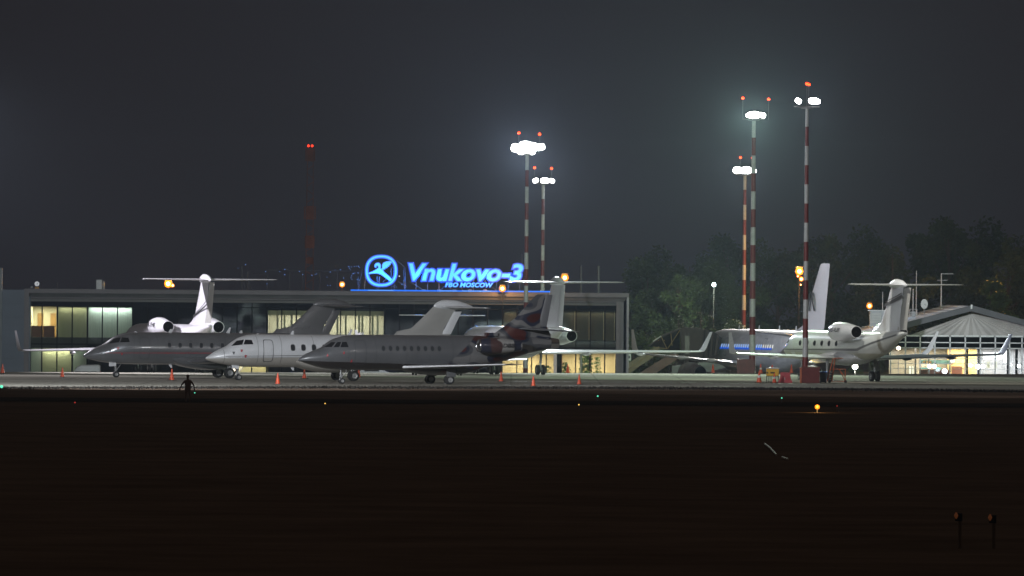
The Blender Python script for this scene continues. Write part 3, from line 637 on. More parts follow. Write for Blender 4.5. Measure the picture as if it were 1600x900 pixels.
# small jet behind B and C : only its tail shows
gl, gr = away(690, 490, 968, R(4), 14.0)
G = empty('business_jet', (gl.x, gl.y, 0.0), gr, 'small white jet with low T-tail, mostly hidden behind the white striped jet', 'jet', 'business jets parked on the apron')
HG = Hull([(0, 1.6, 1.5, 0.04), (1.2, 2.1, 1.1, 0.5), (3.0, 2.7, 0.95, 0.8), (5, 2.8, 0.9, 0.85), (10, 2.8, 0.95, 0.85), (12.5, 2.75, 1.6, 0.6), (15.0, 2.6, 2.3, 0.1)])
HG.mesh(24, 40).build('fuselage', M['dbwhite'], G)
foil([(11.3, 0, 2.6, 3.2, 0.08, (0, 1, 0)), (13.2, 0, 5.05, 1.8, 0.1, (0, 1, 0))]).build('vertical_stabilizer', M['dbwhite'], G)
for s in (-1, 1):
    foil([(13.2, s * 0.05, 5.1, 1.7, 0.1, (0, 0, 1)), (14.2, s * 3.6, 5.12, 0.9, 0.1, (0, 0, 1))]).build('horizontal_stabilizer', M['dbwhite'], G)
    foil([(6.5, s * 0.6, 1.1, 2.8, 0.11, (0, 0, 1)), (8.6, s * 7.5, 1.45, 1.1, 0.1, (0, 0, 1))]).build('wing', M['dbwhite'], G)
    nacelle(G, 9.6, s * 1.35, 2.45, 2.4, 0.38, 0.44, 0.3, M['dbwhite'], None, s, s * 0.7)
gear(G, 1.6, 0, 1.2, 0.2, 0.2, 0.12, 0.05)
for s in (-1, 1): gear(G, 8.4, s * 1.9, 1.1, 0.28, 0.25, 0.15, 0.07)
# airliner
def airliner():
    T = 31.0; phi = R(19.5); p = pt(1290, 415, 1098); aft = Vector((math.sin(phi), -math.cos(phi), 0)); n = Vector((p.x, p.y, 0)) - aft * 32.0
    frost = mat('frosted_grey_paint', (0.24, 0.24, 0.265), 0.42, 0, 0.22, 2.2, bump=0.5)
    root = empty('airliner', (n.x, n.y, -1.9), -(math.pi / 2 - phi), 'large grey airliner with blue lit windows and tall fin, boarding stairs at its nose', 'airliner')
    H = Hull([(0, 3.1, 3.0, 0.06), (0.8, 3.7, 2.3, 0.8), (2.2, 4.6, 1.75, 1.45), (3.6, 5.2, 1.5, 1.8), (5.2, 5.42, 1.42, 1.9), (8, 5.45, 1.4, 1.92), (21, 5.45, 1.4, 1.92), (25, 5.42, 2.1, 1.7), (28.5, 5.3, 3.3, 1.1), (32.2, 4.9, 4.4, 0.2)])
    H.mesh().build('fuselage', frost, root)
    foil([(23.5, 0, 5.2, 8.0, 0.03, (0, 1, 0)), (26.0, 0, 5.9, 5.8, 0.07, (0, 1, 0)), (30.6, 0, 11.7, 2.5, 0.1, (0, 1, 0)), (30.9, 0, 11.85, 2.2, 0.06, (0, 1, 0))]).build('vertical_stabilizer', mat('pale_fin_paint', (0.50, 0.48, 0.52), 0.25, 0.2, 0.10, 0.3, coat=0.5), root)
    for s in (-1, 1):
        foil([(27.6, s * 0.7, 4.75, 3.8, 0.09, (0, 0, 1)), (31.2, s * 7.0, 5.3, 1.5, 0.09, (0, 0, 1))]).build('horizontal_stabilizer', M['fingrey'], root)
        w = foil([(11.0, s * 1.6, 2.0, 7.2, 0.11, (0, 0, 1)), (14.2, s * 5.6, 2.4, 4.3, 0.10, (0, 0, 1)), (19.2, s * 14.8, 3.15, 1.8, 0.09, (0, 0, 1))]).build('wing', M['white'], root)
        foil([(19.2, s * 14.8, 3.15, 1.8, 0.09, (0, 0, 1)), (19.9, s * 15.2, 3.7, 1.5, 0.08, (0, -s, 0.3)), (21.2, s * 15.7, 5.4, 0.6, 0.08, (0, -s, 0.1))]).build('winglet', M['white'], w)
        for q in (3.6, 6.8, 10.2):
            ff = MB().lathe([(0, 0.02), (0.7, 0.2), (1.8, 0.2), (3.4, 0.03)], (15.6 + q * 0.33, s * q, 1.95 + q * 0.075), 'X', 10, True); ff.smooth = True; ff.build('flap_fairing', M['white'], w)
        nacelle(root, 10.2, s * 6.0, 1.25, 4.0, 0.85, 1.0, 0.62, frost, M['metal'], s, None)
        for k in range(30):
            x = 5.4 + k * 0.60
            m = emit('lit_cabin_window', (0.35, 0.55, 1.0), 1.0) if k > 2 else emit('white_cabin_window', (0.75, 0.74, 0.7), 0.9)
            if k > 24: m = emit('white_cabin_window', (0.75, 0.74, 0.7), 0.9)
            H.ring(x, 3.85, 0.13, 0.19, s, 0, 0.012, 3, 12, True).build('cabin_window', m, root)
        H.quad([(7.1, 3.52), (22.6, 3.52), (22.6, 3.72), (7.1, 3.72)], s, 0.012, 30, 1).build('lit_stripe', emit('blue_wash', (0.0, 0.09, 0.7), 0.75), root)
        H.quad([(1.5, 3.5), (2.6, 3.6), (2.8, 4.3), (2.0, 4.05)], s, 0.015).build('cockpit_window', M['cockpit'], root)
        for xd in (9.4, 20.0): 
            d = H.quad([(xd, 2.9), (xd + 0.9, 2.9), (xd + 0.9, 4.6), (xd, 4.6)], s, 0.008, 3, 8).build('door', frost, root)
            H.ring(xd + 0.45, 3.75, 0.47, 0.87, s, 0.05, 0.014, 6, 40).build('door_seal', M['seal'], d)
    gear(root, 4.0, 0, 1.6, 0.34, 0.4, 0.2, 0.09)
    for s in (-1, 1): gear(root, 16.2, s * 2.8, 1.9, 0.56, 0.8, 0.4, 0.14)
    for x in (8.5, 14, 19.5, 24): foil([(x, 0, 5.4, 0.4, 0.1, (0, 1, 0)), (x + 0.2, 0, 5.85, 0.2, 0.1, (0, 1, 0))]).build('antenna', M['white'], root)
    # looped emblem on the fin
    b = MB(); pr = None
    for k in range(40):
        t = 2 * math.pi * k / 39; x = 29.3 + 0.75 * math.sin(t) ; z = 8.2 + 0.85 * math.sin(2 * t + 0.6); p = Vector((x, -0.36, z))
        if pr: b.tube(pr, p, 0.06, n=5)
        pr = p
    b.build('fin_emblem', M['blackpaint'], root)
    return root
airliner()

# ------------------------------------------------------------------ main terminal building
YB = 1060.0
def bx(px): return (px - 800) * YB / F_PX + 0.0
BL, BR = bx(38), bx(983)
ZT, ZB = 6.96, -1.9
B = empty('terminal_building', (0, YB, ZB), 0, 'long two storey glass fronted terminal with a metal frame edge and lit windows', 'building')
def bbox(name, x0, x1, y0, y1, z0, z1, m, parent=None):
    return MB().box(((x0 + x1) / 2, (y0 + y1) / 2, (z0 + z1) / 2 - ZB), (x1 - x0, y1 - y0, z1 - z0)).build(name, m, parent or B)
bbox('roof', BL + 0.3, BR - 0.3, 0.3, 34, 6.3, 6.75, M['roofm'])
# picture-frame edge, with an inner splay
def frame_part(name, prof_outer, m):
    b = MB(); b.add(*prof_outer); return b.build(name, m, B)
fx0, fx1 = BL, BR
zo = -ZB
def quadbox(x0, x1, z0, z1, y0=-0.0, y1=1.5): return (x0, x1, y0, y1, z0, z1)
bbox('parapet', fx0, fx1, -0.05, 0.35, 6.62, ZT, M['frame'])
bbox('parapet_cap', fx0 - 0.03, fx1 + 0.03, -0.10, 0.40, ZT + 0.002, ZT + 0.06, M['frame'])
bbox('fascia', fx0 + 0.55, fx1 - 1.0, 0.75, 1.0, 6.12, 6.60, M['frame'])
bbox('soffit', fx0 + 0.55, fx1 - 1.0, 0.36, 2.3, 6.61, 6.70, M['panel'])
bbox('fascia', fx0 + 0.55, fx1 - 1.0, 1.35, 1.6, 5.86, 6.09, mat('light_fascia', (0.15, 0.14, 0.14), 0.5, 0.1, 0.08, 0.5))
bbox('end_frame', fx0, fx0 + 0.45, -0.05, 0.4, ZB, 6.62, M['frame'])
bbox('end_reveal', fx0 + 0.45, fx0 + 0.56, 0.3, 2.3, ZB, 6.60, M['panel'])
bbox('end_frame', fx1 - 0.18, fx1, -0.05, 0.4, ZB, 6.62, mat('light_edge_cladding', (0.24, 0.24, 0.26), 0.45, 0.2, 0.1, 0.5))
for k, (a, w) in enumerate(((0.9, 0.10), (0.55, 0.08))):
    bbox('end_reveal', fx1 - a - 0.25, fx1 - a + w, 0.45 + 0.35 * k, 0.8 + 0.35 * k, ZB, 6.60, M['frame'])
bbox('end_reveal', fx1 - 0.24, fx1 - 0.16, 0.4, 34, ZB, 6.60, M['panel'])
edges = [47, 65] + [65 + 23.6 * k for k in range(1, 9)] + [253.8 + 23.28 * k for k in range(1, 9)] + [440 + 23.03 * k for k in range(1, 21)] + [923, 946, 965]
edges = [bx(e) for e in edges]
GY = 1.75
Z0, Z1, Z2, Z3 = ZB, 1.93, 5.42, 5.86
for k, e in enumerate(edges):
    bbox('mullion', e - 0.055, e + 0.055, GY - 0.08, GY + 0.10, ZB, 5.85, M['mull'])
for z, h in ((Z1, 0.12), (Z2, 0.07), (2.6, 0.0)):
    if h: bbox('transom', edges[0], edges[-1], GY - 0.05, GY + 0.07, z - h / 2, z + h / 2, M['mull'])
def zone(i, row):
    c = ((edges[i] + edges[i + 1]) / 2) * F_PX / YB + 800
    if row == 'up':
        if c < 208: return True
        return 417 < c < 600 or 786 < c < 808 or 878 < c < 966
    return c < 137 or 372 < c < 420 or 780 < c < 966
pane_lib = {}
def pane(i, z0, z1, m):
    w = round(edges[i + 1] - edges[i], 2); key = (w, z0, z1, m.name)
    if key in pane_lib:
        o = pane_lib[key].copy(); C.objects.link(o)
    else:
        o = MB().box((0, 0, 0), (w - 0.1, 0.024, z1 - z0 - 0.06)).build('window_pane', m, B); pane_lib[key] = o
    o.location = ((edges[i] + edges[i + 1]) / 2, GY, (z0 + z1) / 2 - ZB); o.parent = B
    return o
g = random.Random(11)
for i in range(len(edges) - 1):
    pane(i, Z0, Z1, M['gclear'] if zone(i, 'lo') else M['gdark'])
    pane(i, Z1, Z2, M['gclear'] if zone(i, 'up') else M['gdark'])
    pane(i, Z2, Z3, M['gdark'])
# floor slabs and dark shell behind the glass
bbox('floor_slab', edges[0], edges[-1], GY + 0.15, 30, 1.60, 2.55, mat('spandrel', (0.055, 0.055, 0.055), 0.6, 0, 0.15, 1))
bbox('ceiling', edges[0], edges[-1], GY + 0.15, 30, Z2 + 0.02, 6.1, M['blackroom'])
bbox('back_wall', fx0, fx1, 33.8, 34.1, ZB, 6.3, M['panel'])
bbox('ground_floor', edges[0], edges[-1], GY + 0.15, 33.5, ZB, ZB + 0.06, M['blackroom'])
def px2z(y, px): return pt(px, y, YB).z
def room(p0, p1, zf, zc, depth, wallm, power, col, name='back_wall', ly=None, lh=0.4, side=True, ztop=None):
    """a lit room behind the glass: back and side walls, a strip lamp near the ceiling"""
    x0, x1 = bx(p0) + 0.04, bx(p1) - 0.04; y0 = GY + 0.2; y1 = GY + depth
    bbox(name, x0, x1, y1, y1 + 0.1, zf, zc, wallm)
    if side:
        bbox('partition', x0 - 0.05, x0, y0, y1, zf, zc, wallm); bbox('partition', x1, x1 + 0.05, y0, y1, zf, zc, wallm)
    n = max(1, int((x1 - x0) / 4.5))
    for k in range(n):
        w = (x1 - x0) / n; xc = x0 + w * (k + 0.5)
        l = area('ceiling_light', (xc, ly if ly else (y0 + y1) / 2, zc - 0.05 - ZB), w * 0.92, lh, power * w, col, (0, 0, 0), B)
        l.location.z = zc - 0.06 - ZB
warm = (1.0, 0.86, 0.52); greeny = (0.86, 1.0, 0.62); cool = (0.80, 1.0, 0.90)
room(47, 88.5, 2.56, Z2, 4.5, M['cream'], 150, (1.0, 0.94, 0.68))
room(89, 135.8, 2.56, Z2 - 0.02, 0.62, M['blind_olive'], 7.5, (1.0, 1.0, 0.74), 'roller_blind', GY + 0.36, 0.12, False)
room(136.6, 207, 2.56, Z2 - 0.02, 0.62, M['blind_pale'], 20.0, (0.86, 1.0, 0.93), 'curtain', GY + 0.36, 0.14, False)
room(418, 600, 2.56, Z2 - 0.25, 3.6, mat('yellowish_wall', (0.40, 0.39, 0.34), 0.8, 0, 0.06, 1), 62, (1.0, 0.95, 0.74))
room(787, 808, 2.63, Z2 - 0.12, 0.6, mat('dim_blind', (0.10, 0.093, 0.075), 0.8, 0, 0.06, 6), 2.6, (1.0, 0.9, 0.62), 'roller_blind', GY + 0.36, 0.12, False)
room(880, 965, 2.63, Z2 - 0.12, 0.6, mat('dim_blind', (0.10, 0.093, 0.075), 0.8, 0, 0.06, 6), 2.4, (1.0, 0.9, 0.62), 'roller_blind', GY + 0.36, 0.12, False)
room(65, 112.6, ZB + 0.07, 1.58, 0.7, mat('yellow_blind', (0.55, 0.55, 0.38), 0.8, 0, 0.06, 8, stretch=(1, 1, 6)), 18.0, (1.0, 1.0, 0.72), 'roller_blind', GY + 0.4, 0.15, False)
room(47, 64, ZB + 0.07, 1.58, 0.7, M['blind_pale'], 1.1, (0.85, 1, 0.75), 'curtain', GY + 0.4, 0.15, False)
room(113, 136, ZB + 0.07, 1.58, 0.7, M['blind_pale'], 0.9, (0.8, 1, 0.8), 'curtain', GY + 0.4, 0.15, False)
room(370, 420, ZB + 0.07, 1.58, 3.0, M['cream'], 50, (1.0, 0.88, 0.56))
room(485, 600, ZB + 0.07, 1.58, 3.0, M['cream'], 2, (0.8, 1.0, 0.6))
room(783, 868, ZB + 0.07, 1.58, 5.0, mat('beige_wall', (0.62, 0.50, 0.30), 0.8, 0, 0.06, 1), 110, (1.0, 0.90, 0.66))
room(879, 963, ZB + 0.07, 1.58, 5.0, mat('beige_wall', (0.6, 0.5, 0.3), 0.8, 0, 0.06, 1), 110, (1.0, 0.90, 0.66))
# things in the lit rooms
for px in (59.5, 79.5): bbox('inner_door', bx(px - 4.5), bx(px + 4.5), GY + 4.38, GY + 4.49, 2.56, 4.75, M['wood'])
for k in range(2):
    o = MB().box((0, 0, 0.5), (1.05, 0.6, 1.0)).box((0, -0.04, 1.02), (1.12, 0.7, 0.04)).build('reception_counter', M['brown'], None, loc=(bx(56.5 + 18.6 * k), YB + GY + 1.3, 2.56))
    tag(o, ['brown counter behind the leftmost upstairs window of the terminal', 'brown counter behind the second upstairs window of the terminal'][k], 'counter', 'brown counters upstairs')
for px in (433, 444, 455, 470, 478, 494, 505, 527, 540, 561, 566, 582, 590):
    bbox('column', bx(px) - 0.09, bx(px) + 0.09, GY + 1.4, GY + 1.62, 2.56, Z2 - 0.26, M['cream'] if px not in (455, 505, 540, 582) else M['blind_olive'])
bbox('beam', bx(418), bx(600), GY + 1.3, GY + 1.39, 4.75, Z2 - 0.26, M['cream'])
for px in (900, 922.5, 945, 962): bbox('inner_trim', bx(px) - 0.10, bx(px) - 0.04, GY + 0.18, GY + 0.22, 2.65, Z2 - 0.1, mat('cream_trim', (0.6, 0.57, 0.42), 0.6, 0, 0.05, 1))
bbox('door_post', bx(866), bx(871), GY - 0.3, GY - 0.1, ZB, 1.6, M['whitesteel'])
bbox('door_post', bx(907), bx(911), GY + 0.5, GY + 0.7, ZB, 1.58, M['blind_pale'])
def potted(px, dy, h, r, label, n=220, seed=1, flat=False):
    x = bx(px); root = empty('potted_plant', (x, YB + GY + dy, ZB + 0.06), 0, label, 'plant', 'potted plants in the lobby')
    MB().lathe([(0, 0.22), (0.4, 0.30), (0.4, 0.26)], (0, 0, 0), 'Z', 12, True).build('pot', M['brown'], root)
    MB().tube((0, 0, 0.3), (0.03, 0, h * 0.8), 0.04, 0.02).build('stem', M['bark'], root)
    q = random.Random(seed); b = MB()
    for i in range(n):
        a = q.uniform(0, 6.28); z = q.uniform(0.5, h); rr = r * math.sqrt(q.random()) * (0.6 + 0.4 * math.sin(math.pi * z / h)); p = Vector((rr * math.cos(a), rr * math.sin(a), z)); d = Vector((q.uniform(-1, 1), q.uniform(-1, 1), q.uniform(-0.6, 0.9))).normalized() * q.uniform(0.16, 0.32); e = d.cross(Vector((0.3, 0.5, 1))).normalized() * 0.075
        b.add([p, p + d * 0.5 + e, p + d, p + d * 0.5 - e], [(0, 1, 2, 3)])
    b.build('foliage', mat('indoor_leaves', (0.16, 0.30, 0.07), 0.5, 0, 0.4, 4), root)
potted(884, 0.9, 2.4, 0.45, 'low bushy potted plant just right of the lobby door post', seed=2)
potted(914, 1.6, 3.35, 0.42, 'tall leafy potted plant against the lobby window mullion', 420, 3)
potted(921, 0.9, 3.2, 0.40, 'tall leafy potted plant right of its taller neighbour in the lobby', 380, 4)
potted(935, 1.2, 2.9, 0.32, 'slim drooping potted plant in the fourth lobby window', 200, 5)
potted(857, 1.2, 2.0, 0.35, 'potted plant behind the landing gear left of the door post', 150, 6)
# left solid wing
Lw = empty('side_wing', (0, YB, ZB), 0, 'plain grey clad wall block at the far left end of the glass terminal', 'building')
for k in range(7):
    MB().box((BL - 2.0, 0.15, 8.82 - 1.27 * (k + 0.5)), (4.0, 0.5, 1.255)).build('cladding_panel', M['panel'], Lw)
MB().box((BL - 2.0, 5, 4.4), (3.9, 9, 8.7)).build('core_wall', M['frame'], Lw)
MB().box((bx(4) - 2, -0.7, 5.4), (4.0, 1.2, 10.8)).build('tower_wall', mat('blue_grey_wall', (0.22, 0.24, 0.27), 0.6, 0, 0.1, 0.5), Lw)

# ------------------------------------------------------------------ roof clutter
def rp_(px, z=None, Y=YB + 8): 
    return Vector(((px - 800) * Y / F_PX, Y, 6.75 if z is None else z))
def roof_pole(px, ytop, Y, r=0.05, label='', m=None, base=6.75, cat='pole', cross=None):
    p = pt(px, ytop, Y); o = MB().tube((0, 0, 0), (0, 0, p.z - base), r, r * 0.8, 8)
    if cross:
        for (dz, w) in cross: o.tube((-w, 0, p.z - base - dz), (w, 0, p.z - base - dz), r * 0.5, n=6)
    o = o.build('roof_pole', m or M['dimsteel'], None, loc=(p.x, Y, base)); tag(o, label, cat, 'poles on the terminal roof'); return o
roof_pole(908, 415, YB + 12, 0.10, 'wide grey pipe on the terminal roof right of the orange lamp')
roof_pole(935.5, 415, YB + 12, 0.12, 'rightmost grey pipe standing on the terminal roof')
roof_pole(89, 440, YB + 3, 0.05, 'thin short pole on the terminal roof between clock and box')
roof_pole(65, 441, YB + 3, 0.02, 'thin whip pole just right of the roof clock')
roof_pole(816, 396, YB + 6, 0.12, 'grey post at the right end of the neon sign')
root = empty('roof_clock', rp_(57.8, None, YB + 3), 0, 'round pale clock on an orange lit base at the left of the terminal roof', 'clock')
MB().box((0, 0, 0.22), (0.36, 0.3, 0.44)).build('base', mat('orange_box', (0.6, 0.3, 0.06), 0.6), root)
fc = MB().lathe([(-0.08, 0.02), (-0.08, 0.19), (-0.06, 0.22), (0.06, 0.22), (0.08, 0.02)], (0, 0, 0.72), 'Y', 24); fc.smooth = True
fc = fc.build('clock_face', emit('clock_white', (0.5, 0.52, 0.55), 0.8), root)
MB().tube((0, -0.1, 0.72), (0.10, -0.1, 0.80), 0.02).tube((0, -0.1, 0.72), (0.03, -0.1, 0.58), 0.02).build('hand', M['blackpaint'], fc)
o = MB().tube((0, 0, 0), (0, 0, 0.5), 0.02).box((0.12, 0, 0.42), (0.12, 0.1, 0.16)).build('roof_sensor', M['steel'], None, loc=rp_(48, None, YB + 3)); tag(o, 'tiny sensor on a stick left of the roof clock', 'sensor')
root = empty('roof_unit', rp_(155, None, YB + 4), 0, 'upright grey metal ventilation box on the terminal roof', 'vent')
MB().box((0, 0, 0.55), (0.5, 0.5, 1.1)).build('casing', M['whitesteel'], root); MB().box((0.42, 0, 0.5), (0.18, 0.3, 1.0)).build('duct', M['steel'], root)
MB().box((0, 0, 1.12), (0.56, 0.56, 0.05)).build('cap', M['steel'], root)
# railing frame with string lights behind
root = empty('roof_frame', (0, YB + 5, 6.75), 0, 'thin dark metal scaffold frame along the terminal roof left of the emblem', 'frame')
def rx(px): return (px - 800) * (YB + 5) / F_PX
def rz(px, y): return pt(px, y, YB + 5).z - 6.75
b = MB()
for px in (418, 453, 472, 500, 527, 563): b.tube((rx(px), 0, 0), (rx(px), 0, rz(px, 423)), 0.03, n=6)
b.build('post', M['dimsteel'], root)
MB().tube((rx(418), 0, rz(418, 422)), (rx(452), 0, rz(452, 422)), 0.03, n=6).tube((rx(453), 0, rz(453, 423)), (rx(498), 0, rz(498, 423)), 0.03, n=6).tube((rx(498), 0, rz(498, 423)), (rx(563), 0, rz(563, 424)), 0.03, n=6).tube((rx(395), 0, rz(395, 427)), (rx(417), 0, rz(417, 427)), 0.02, n=6).build('rail', M['dimsteel'], root)
for k, px in enumerate((378, 387)):
    p = pt(px, (415, 424)[k], YB + 5); o = MB().tube((0, 0, 0), (0, 0, p.z - 6.75), 0.05).tube((0, 0, (p.z - 6.75) * 0.6), (0.5, 0, 0), 0.03).build('roof_pole', M['dimsteel'], None, loc=(p.x, YB + 5, 6.75))
    tag(o, ['tall braced post at the left end of the roof frame', 'shorter braced post beside the tall roof post'][k], 'pole', 'poles on the terminal roof')
g = random.Random(21); b = MB()
pts_ = [(372, 419), (383.5, 413.5), (415, 424.5), (417, 443.5), (437, 424.5), (445, 421), (445, 429), (468, 424), (473, 429), (487, 430), (492.5, 429), (494.5, 428), (487.5, 430.5), (511, 433), (516, 425), (512, 446), (516, 446), (523.5, 422), (532, 421.5), (537, 434.5), (545, 416.5), (546, 419), (547.5, 421.5), (549, 417), (554, 416.5), (557, 416), (560, 416), (561.5, 418), (551, 428), (552.5, 427.5), (554.5, 426.5), (559.5, 426.5), (549.5, 431), (548.5, 434), (550, 436.5), (558, 437), (561.5, 437.5), (630, 423), (631, 439), (631, 442), (628, 444.5), (619.5, 448.5), (619, 436)]
for (px, py) in pts_:
    p = pt(px, py, YB + 4.8); r = g.uniform(0.03, 0.055); b.lathe([(-r, 0.004), (0, r), (r, 0.004)], (p.x, YB + 4.8, p.z), 'Z', 6)
o = b.build('string_lights', emit('blue_string_light', (0.15, 0.32, 0.85), 0.9)); tag(o, 'scattered tiny blue lights hung on the roof frame left of the emblem', 'string lights')
o = MB().lathe([(-0.06, 0.004), (0, 0.07), (0.06, 0.004)], (0, 0, 0), 'Z', 8).build('small_lamp', emit('white_small', (0.9, 0.9, 0.85), 1), None, loc=pt(624, 431.5, YB + 2)); tag(o, 'small white lamp just right of the neon emblem', 'lamp')

# ------------------------------------------------------------------ neon sign
YS = YB + 1.6
NE_CORE = emit('neon_cyan_core', (0.12, 0.66, 1.0), 1.0); NE_RIM = emit('neon_pale_rim', (0.10, 0.23, 1.0), 1.0); NE_HALO = emit('neon_painted_halo', (0.0, 0.055, 0.62), 1.0)  # outermost blue layer is the sign's glow, built as an emissive shape
SC = YS / F_PX
root = empty('neon_sign', (0, YS, 6.8), 0, 'blue neon emblem and lettering Vnukovo-3 FBO Moscow on the terminal roof', 'sign')
def word(body, px0, px1, ybase, hpx, name, shear, thick, parent, space=1.0):
    p0 = pt(px0, ybase, YS); w = (px1 - px0) * SC; hh = hpx * SC
    lay = ((NE_HALO, thick * (2.4 if hpx > 15 else 2.0), 0.0, 0.10), (NE_RIM, thick * (1.45 if hpx > 15 else 0.9), -0.13, 0.03), (NE_CORE, thick * (0.55 if hpx > 15 else 0.35), -0.19, 0.03))
    vs0, _ = textmesh(body, 1.0, shear, 0.0); x0 = min(v.x for v in vs0); x1 = max(v.x for v in vs0); capz = max(v.y for v in textmesh('V' if hpx > 15 else 'M', 1.0, 0, 0)[0])
    kz = hh / capz; kx = w / (x1 - x0); par = parent
    for i, (m, off, yo, ex) in enumerate(lay):
        vs, fs = textmesh(body, 1.0, shear, off / kz, ex)
        b = MB(); b.add([((v.x - x0) * kx, yo - v.z, v.y * kz) for v in vs], fs)
        b.v = [(x + p0.x, y, z + p0.z - 6.8) for (x, y, z) in b.v]
        o = b.build(name if i == 0 else ('letter_outline' if i == 1 else 'neon_tube'), m, par)
        if i == 0: par = o
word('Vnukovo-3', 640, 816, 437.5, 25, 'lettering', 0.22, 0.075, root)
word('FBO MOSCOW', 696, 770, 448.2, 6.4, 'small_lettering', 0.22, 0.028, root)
# emblem (coordinates measured on a 10x grid)
def E(gx, gy, y): p = pt(480 + gx / 10.0, 390 + gy / 10.0, YS); return (p.x, y, p.z - 6.8)
def ringpart(name, m, cx, cy, ax, ay, w, y, depth, p=2.35, parent=None, n=64):
    b = MB(); rs = [[], [], [], []]
    for i in range(n):
        t = 2 * math.pi * i / n; c, s = math.cos(t), math.sin(t); e = (abs(c) ** p + abs(s) ** p) ** (-1 / p)
        for k, (dw, yy) in enumerate(((w, y), (w, y + depth), (-w, y + depth), (-w, y))):
            rs[k].append(E(cx + c * e * (ax + dw), cy + s * e * (ay + dw), yy))
    v = rs[0] + rs[1] + rs[2] + rs[3]; f = []
    for k in range(4):
        for i in range(n): j = (i + 1) % n; k2 = (k + 1) % 4; f.append((k * n + i, k * n + j, k2 * n + j, k2 * n + i))
    b.add(v, f); return b.build(name, m, parent or root)
er = ringpart('emblem_ring', NE_HALO, 1158, 332, 228, 225, 33, 0.0, 0.12)
ringpart('ring_outline', NE_RIM, 1158, 332, 228, 225, 24, -0.05, 0.04, parent=er)
ringpart('neon_tube', NE_CORE, 1158, 332, 228, 225, 12, -0.12, 0.04, parent=er)
bird = [(955, 362), (1020, 343), (1075, 312), (1112, 282), (1108, 258), (1092, 250), (1082, 258), (1078, 280), (1062, 280), (1052, 262), (1056, 232), (1075, 212), (1105, 204), (1132, 212), (1146, 235), (1150, 262), (1144, 288), (1165, 305), (1188, 325), (1202, 352), (1262, 405), (1330, 468), (1302, 502), (1225, 440), (1150, 388), (1090, 368), (1025, 370), (957, 382)]
wing = [(1158, 296), (1172, 290), (1172, 240), (1190, 208), (1225, 190), (1270, 182), (1326, 184), (1318, 208), (1296, 222), (1302, 238), (1276, 246), (1280, 264), (1250, 268), (1250, 286), (1222, 286), (1218, 304), (1194, 306), (1178, 322)]
def polypart(name, m, pts, y, ex, grow=0.0, parent=None):
    cx = sum(p[0] for p in pts) / len(pts); n = len(pts); out = []
    ar = sum(pts[i][0] * pts[(i + 1) % n][1] - pts[(i + 1) % n][0] * pts[i][1] for i in range(n)); sg = 1 if ar > 0 else -1
    for i in range(n):
        a, b_, c = Vector(pts[i - 1]), Vector(pts[i]), Vector(pts[(i + 1) % n]); d1 = (b_ - a).normalized(); d2 = (c - b_).normalized()
        nn = Vector((d1.y + d2.y, -(d1.x + d2.x))); nn = nn.normalized() * sg if nn.length > 1e-3 else Vector((0, 0)); out.append(b_ + nn * grow)
    b = MB(); v = [E(p.x, p.y, y) for p in out] + [E(p.x, p.y, y + ex) for p in out]
    b.add(v, [tuple(range(n)), tuple(range(2 * n - 1, n - 1, -1))] + [(i, (i + 1) % n, n + (i + 1) % n, n + i) for i in range(n)])
    o = b.build(name, m, parent or root)
    bm = bmesh.new(); bm.from_mesh(o.data); bmesh.ops.triangulate(bm, faces=bm.faces); bm.to_mesh(o.data); bm.free(); return o
bd = polypart('bird_figure', NE_RIM, bird, 0.0, 0.08, 5); polypart('bird_fill', NE_CORE, bird, -0.06, 0.03, -5, bd)
polypart('bird_wing', NE_RIM, wing, -0.002, 0.08, 5, bd); polypart('bird_wing', NE_CORE, wing, -0.066, 0.03, -4, bd)
for px in (560, 569, 590, 591, 612, 616, 632, 634):
    MB().tube((pt(px, 440, YS).x, 0.3, 0), (pt(px + (2 if px % 2 else -1), 440, YS).x, 0.3, pt(px, 432 if px < 600 else 418, YS).z - 6.8), 0.03, n=5).build('support_post', M['steel'], root)
for a_, c_ in (((636, 448), (622, 440)), ((620, 407), (632, 417)), ((598, 441), (603, 436)), ((566, 420), (560, 454)), ((640, 440), (660, 452)), ((700, 440), (690, 453)), ((740, 446), (736, 453)), ((760, 442), (775, 453)), ((800, 442), (790, 453))):
    pa, pb = pt(*a_, YS), pt(*c_, YS); MB().tube((pa.x, 0.3, pa.z - 6.8), (pb.x, 0.3, pb.z - 6.8), 0.025, n=5).build('brace', M['steel'], root)
for px in range(650, 815, 18): MB().tube((pt(px, 440, YS).x, 0.3, 0), (pt(px, 440, YS).x, 0.3, pt(px, 437, YS).z - 6.8), 0.035, n=5).build('support_post', M['steel'], root)
for k in range(6):
    pz = 662 + k * 24; q = pt(pz, 453, YS)
    MB().box((q.x, 0.1, q.z - 6.8 - 0.1), (0.35, 0.3, 0.28)).build('junction_box', M['steel'], root)
o = MB().box((0, 0, 0), (bx(866) - bx(548), 0.08, 0.13)).build('led_strip', emit('blue_strip', (0.0, 0.17, 1.0), 1.0), None, loc=((bx(548) + bx(866)) / 2, YB + 0.15, ZT + 0.14)); tag(o, 'long thin blue light strip on the roof edge below the neon sign', 'light strip')
for k, (px0, px1) in enumerate(((575, 615), (686, 715), (722, 768))):
    MB().box((bx((px0 + px1) / 2) - (bx(548) + bx(866)) / 2, -0.05, 0.0), (bx(px1) - bx(px0), 0.03, 0.06)).build('bright_segment', emit('pale_strip', (0.12, 0.40, 1.0), 1.0), o)
for px, pw in ((585, 260), (607, 260), (655, 300), (690, 300), (725, 300), (760, 300), (800, 260)):
    lamp('neon_light', (bx(px), YS - 0.55, 8.45), pw, (0.03, 0.22, 1.0), 0.4)

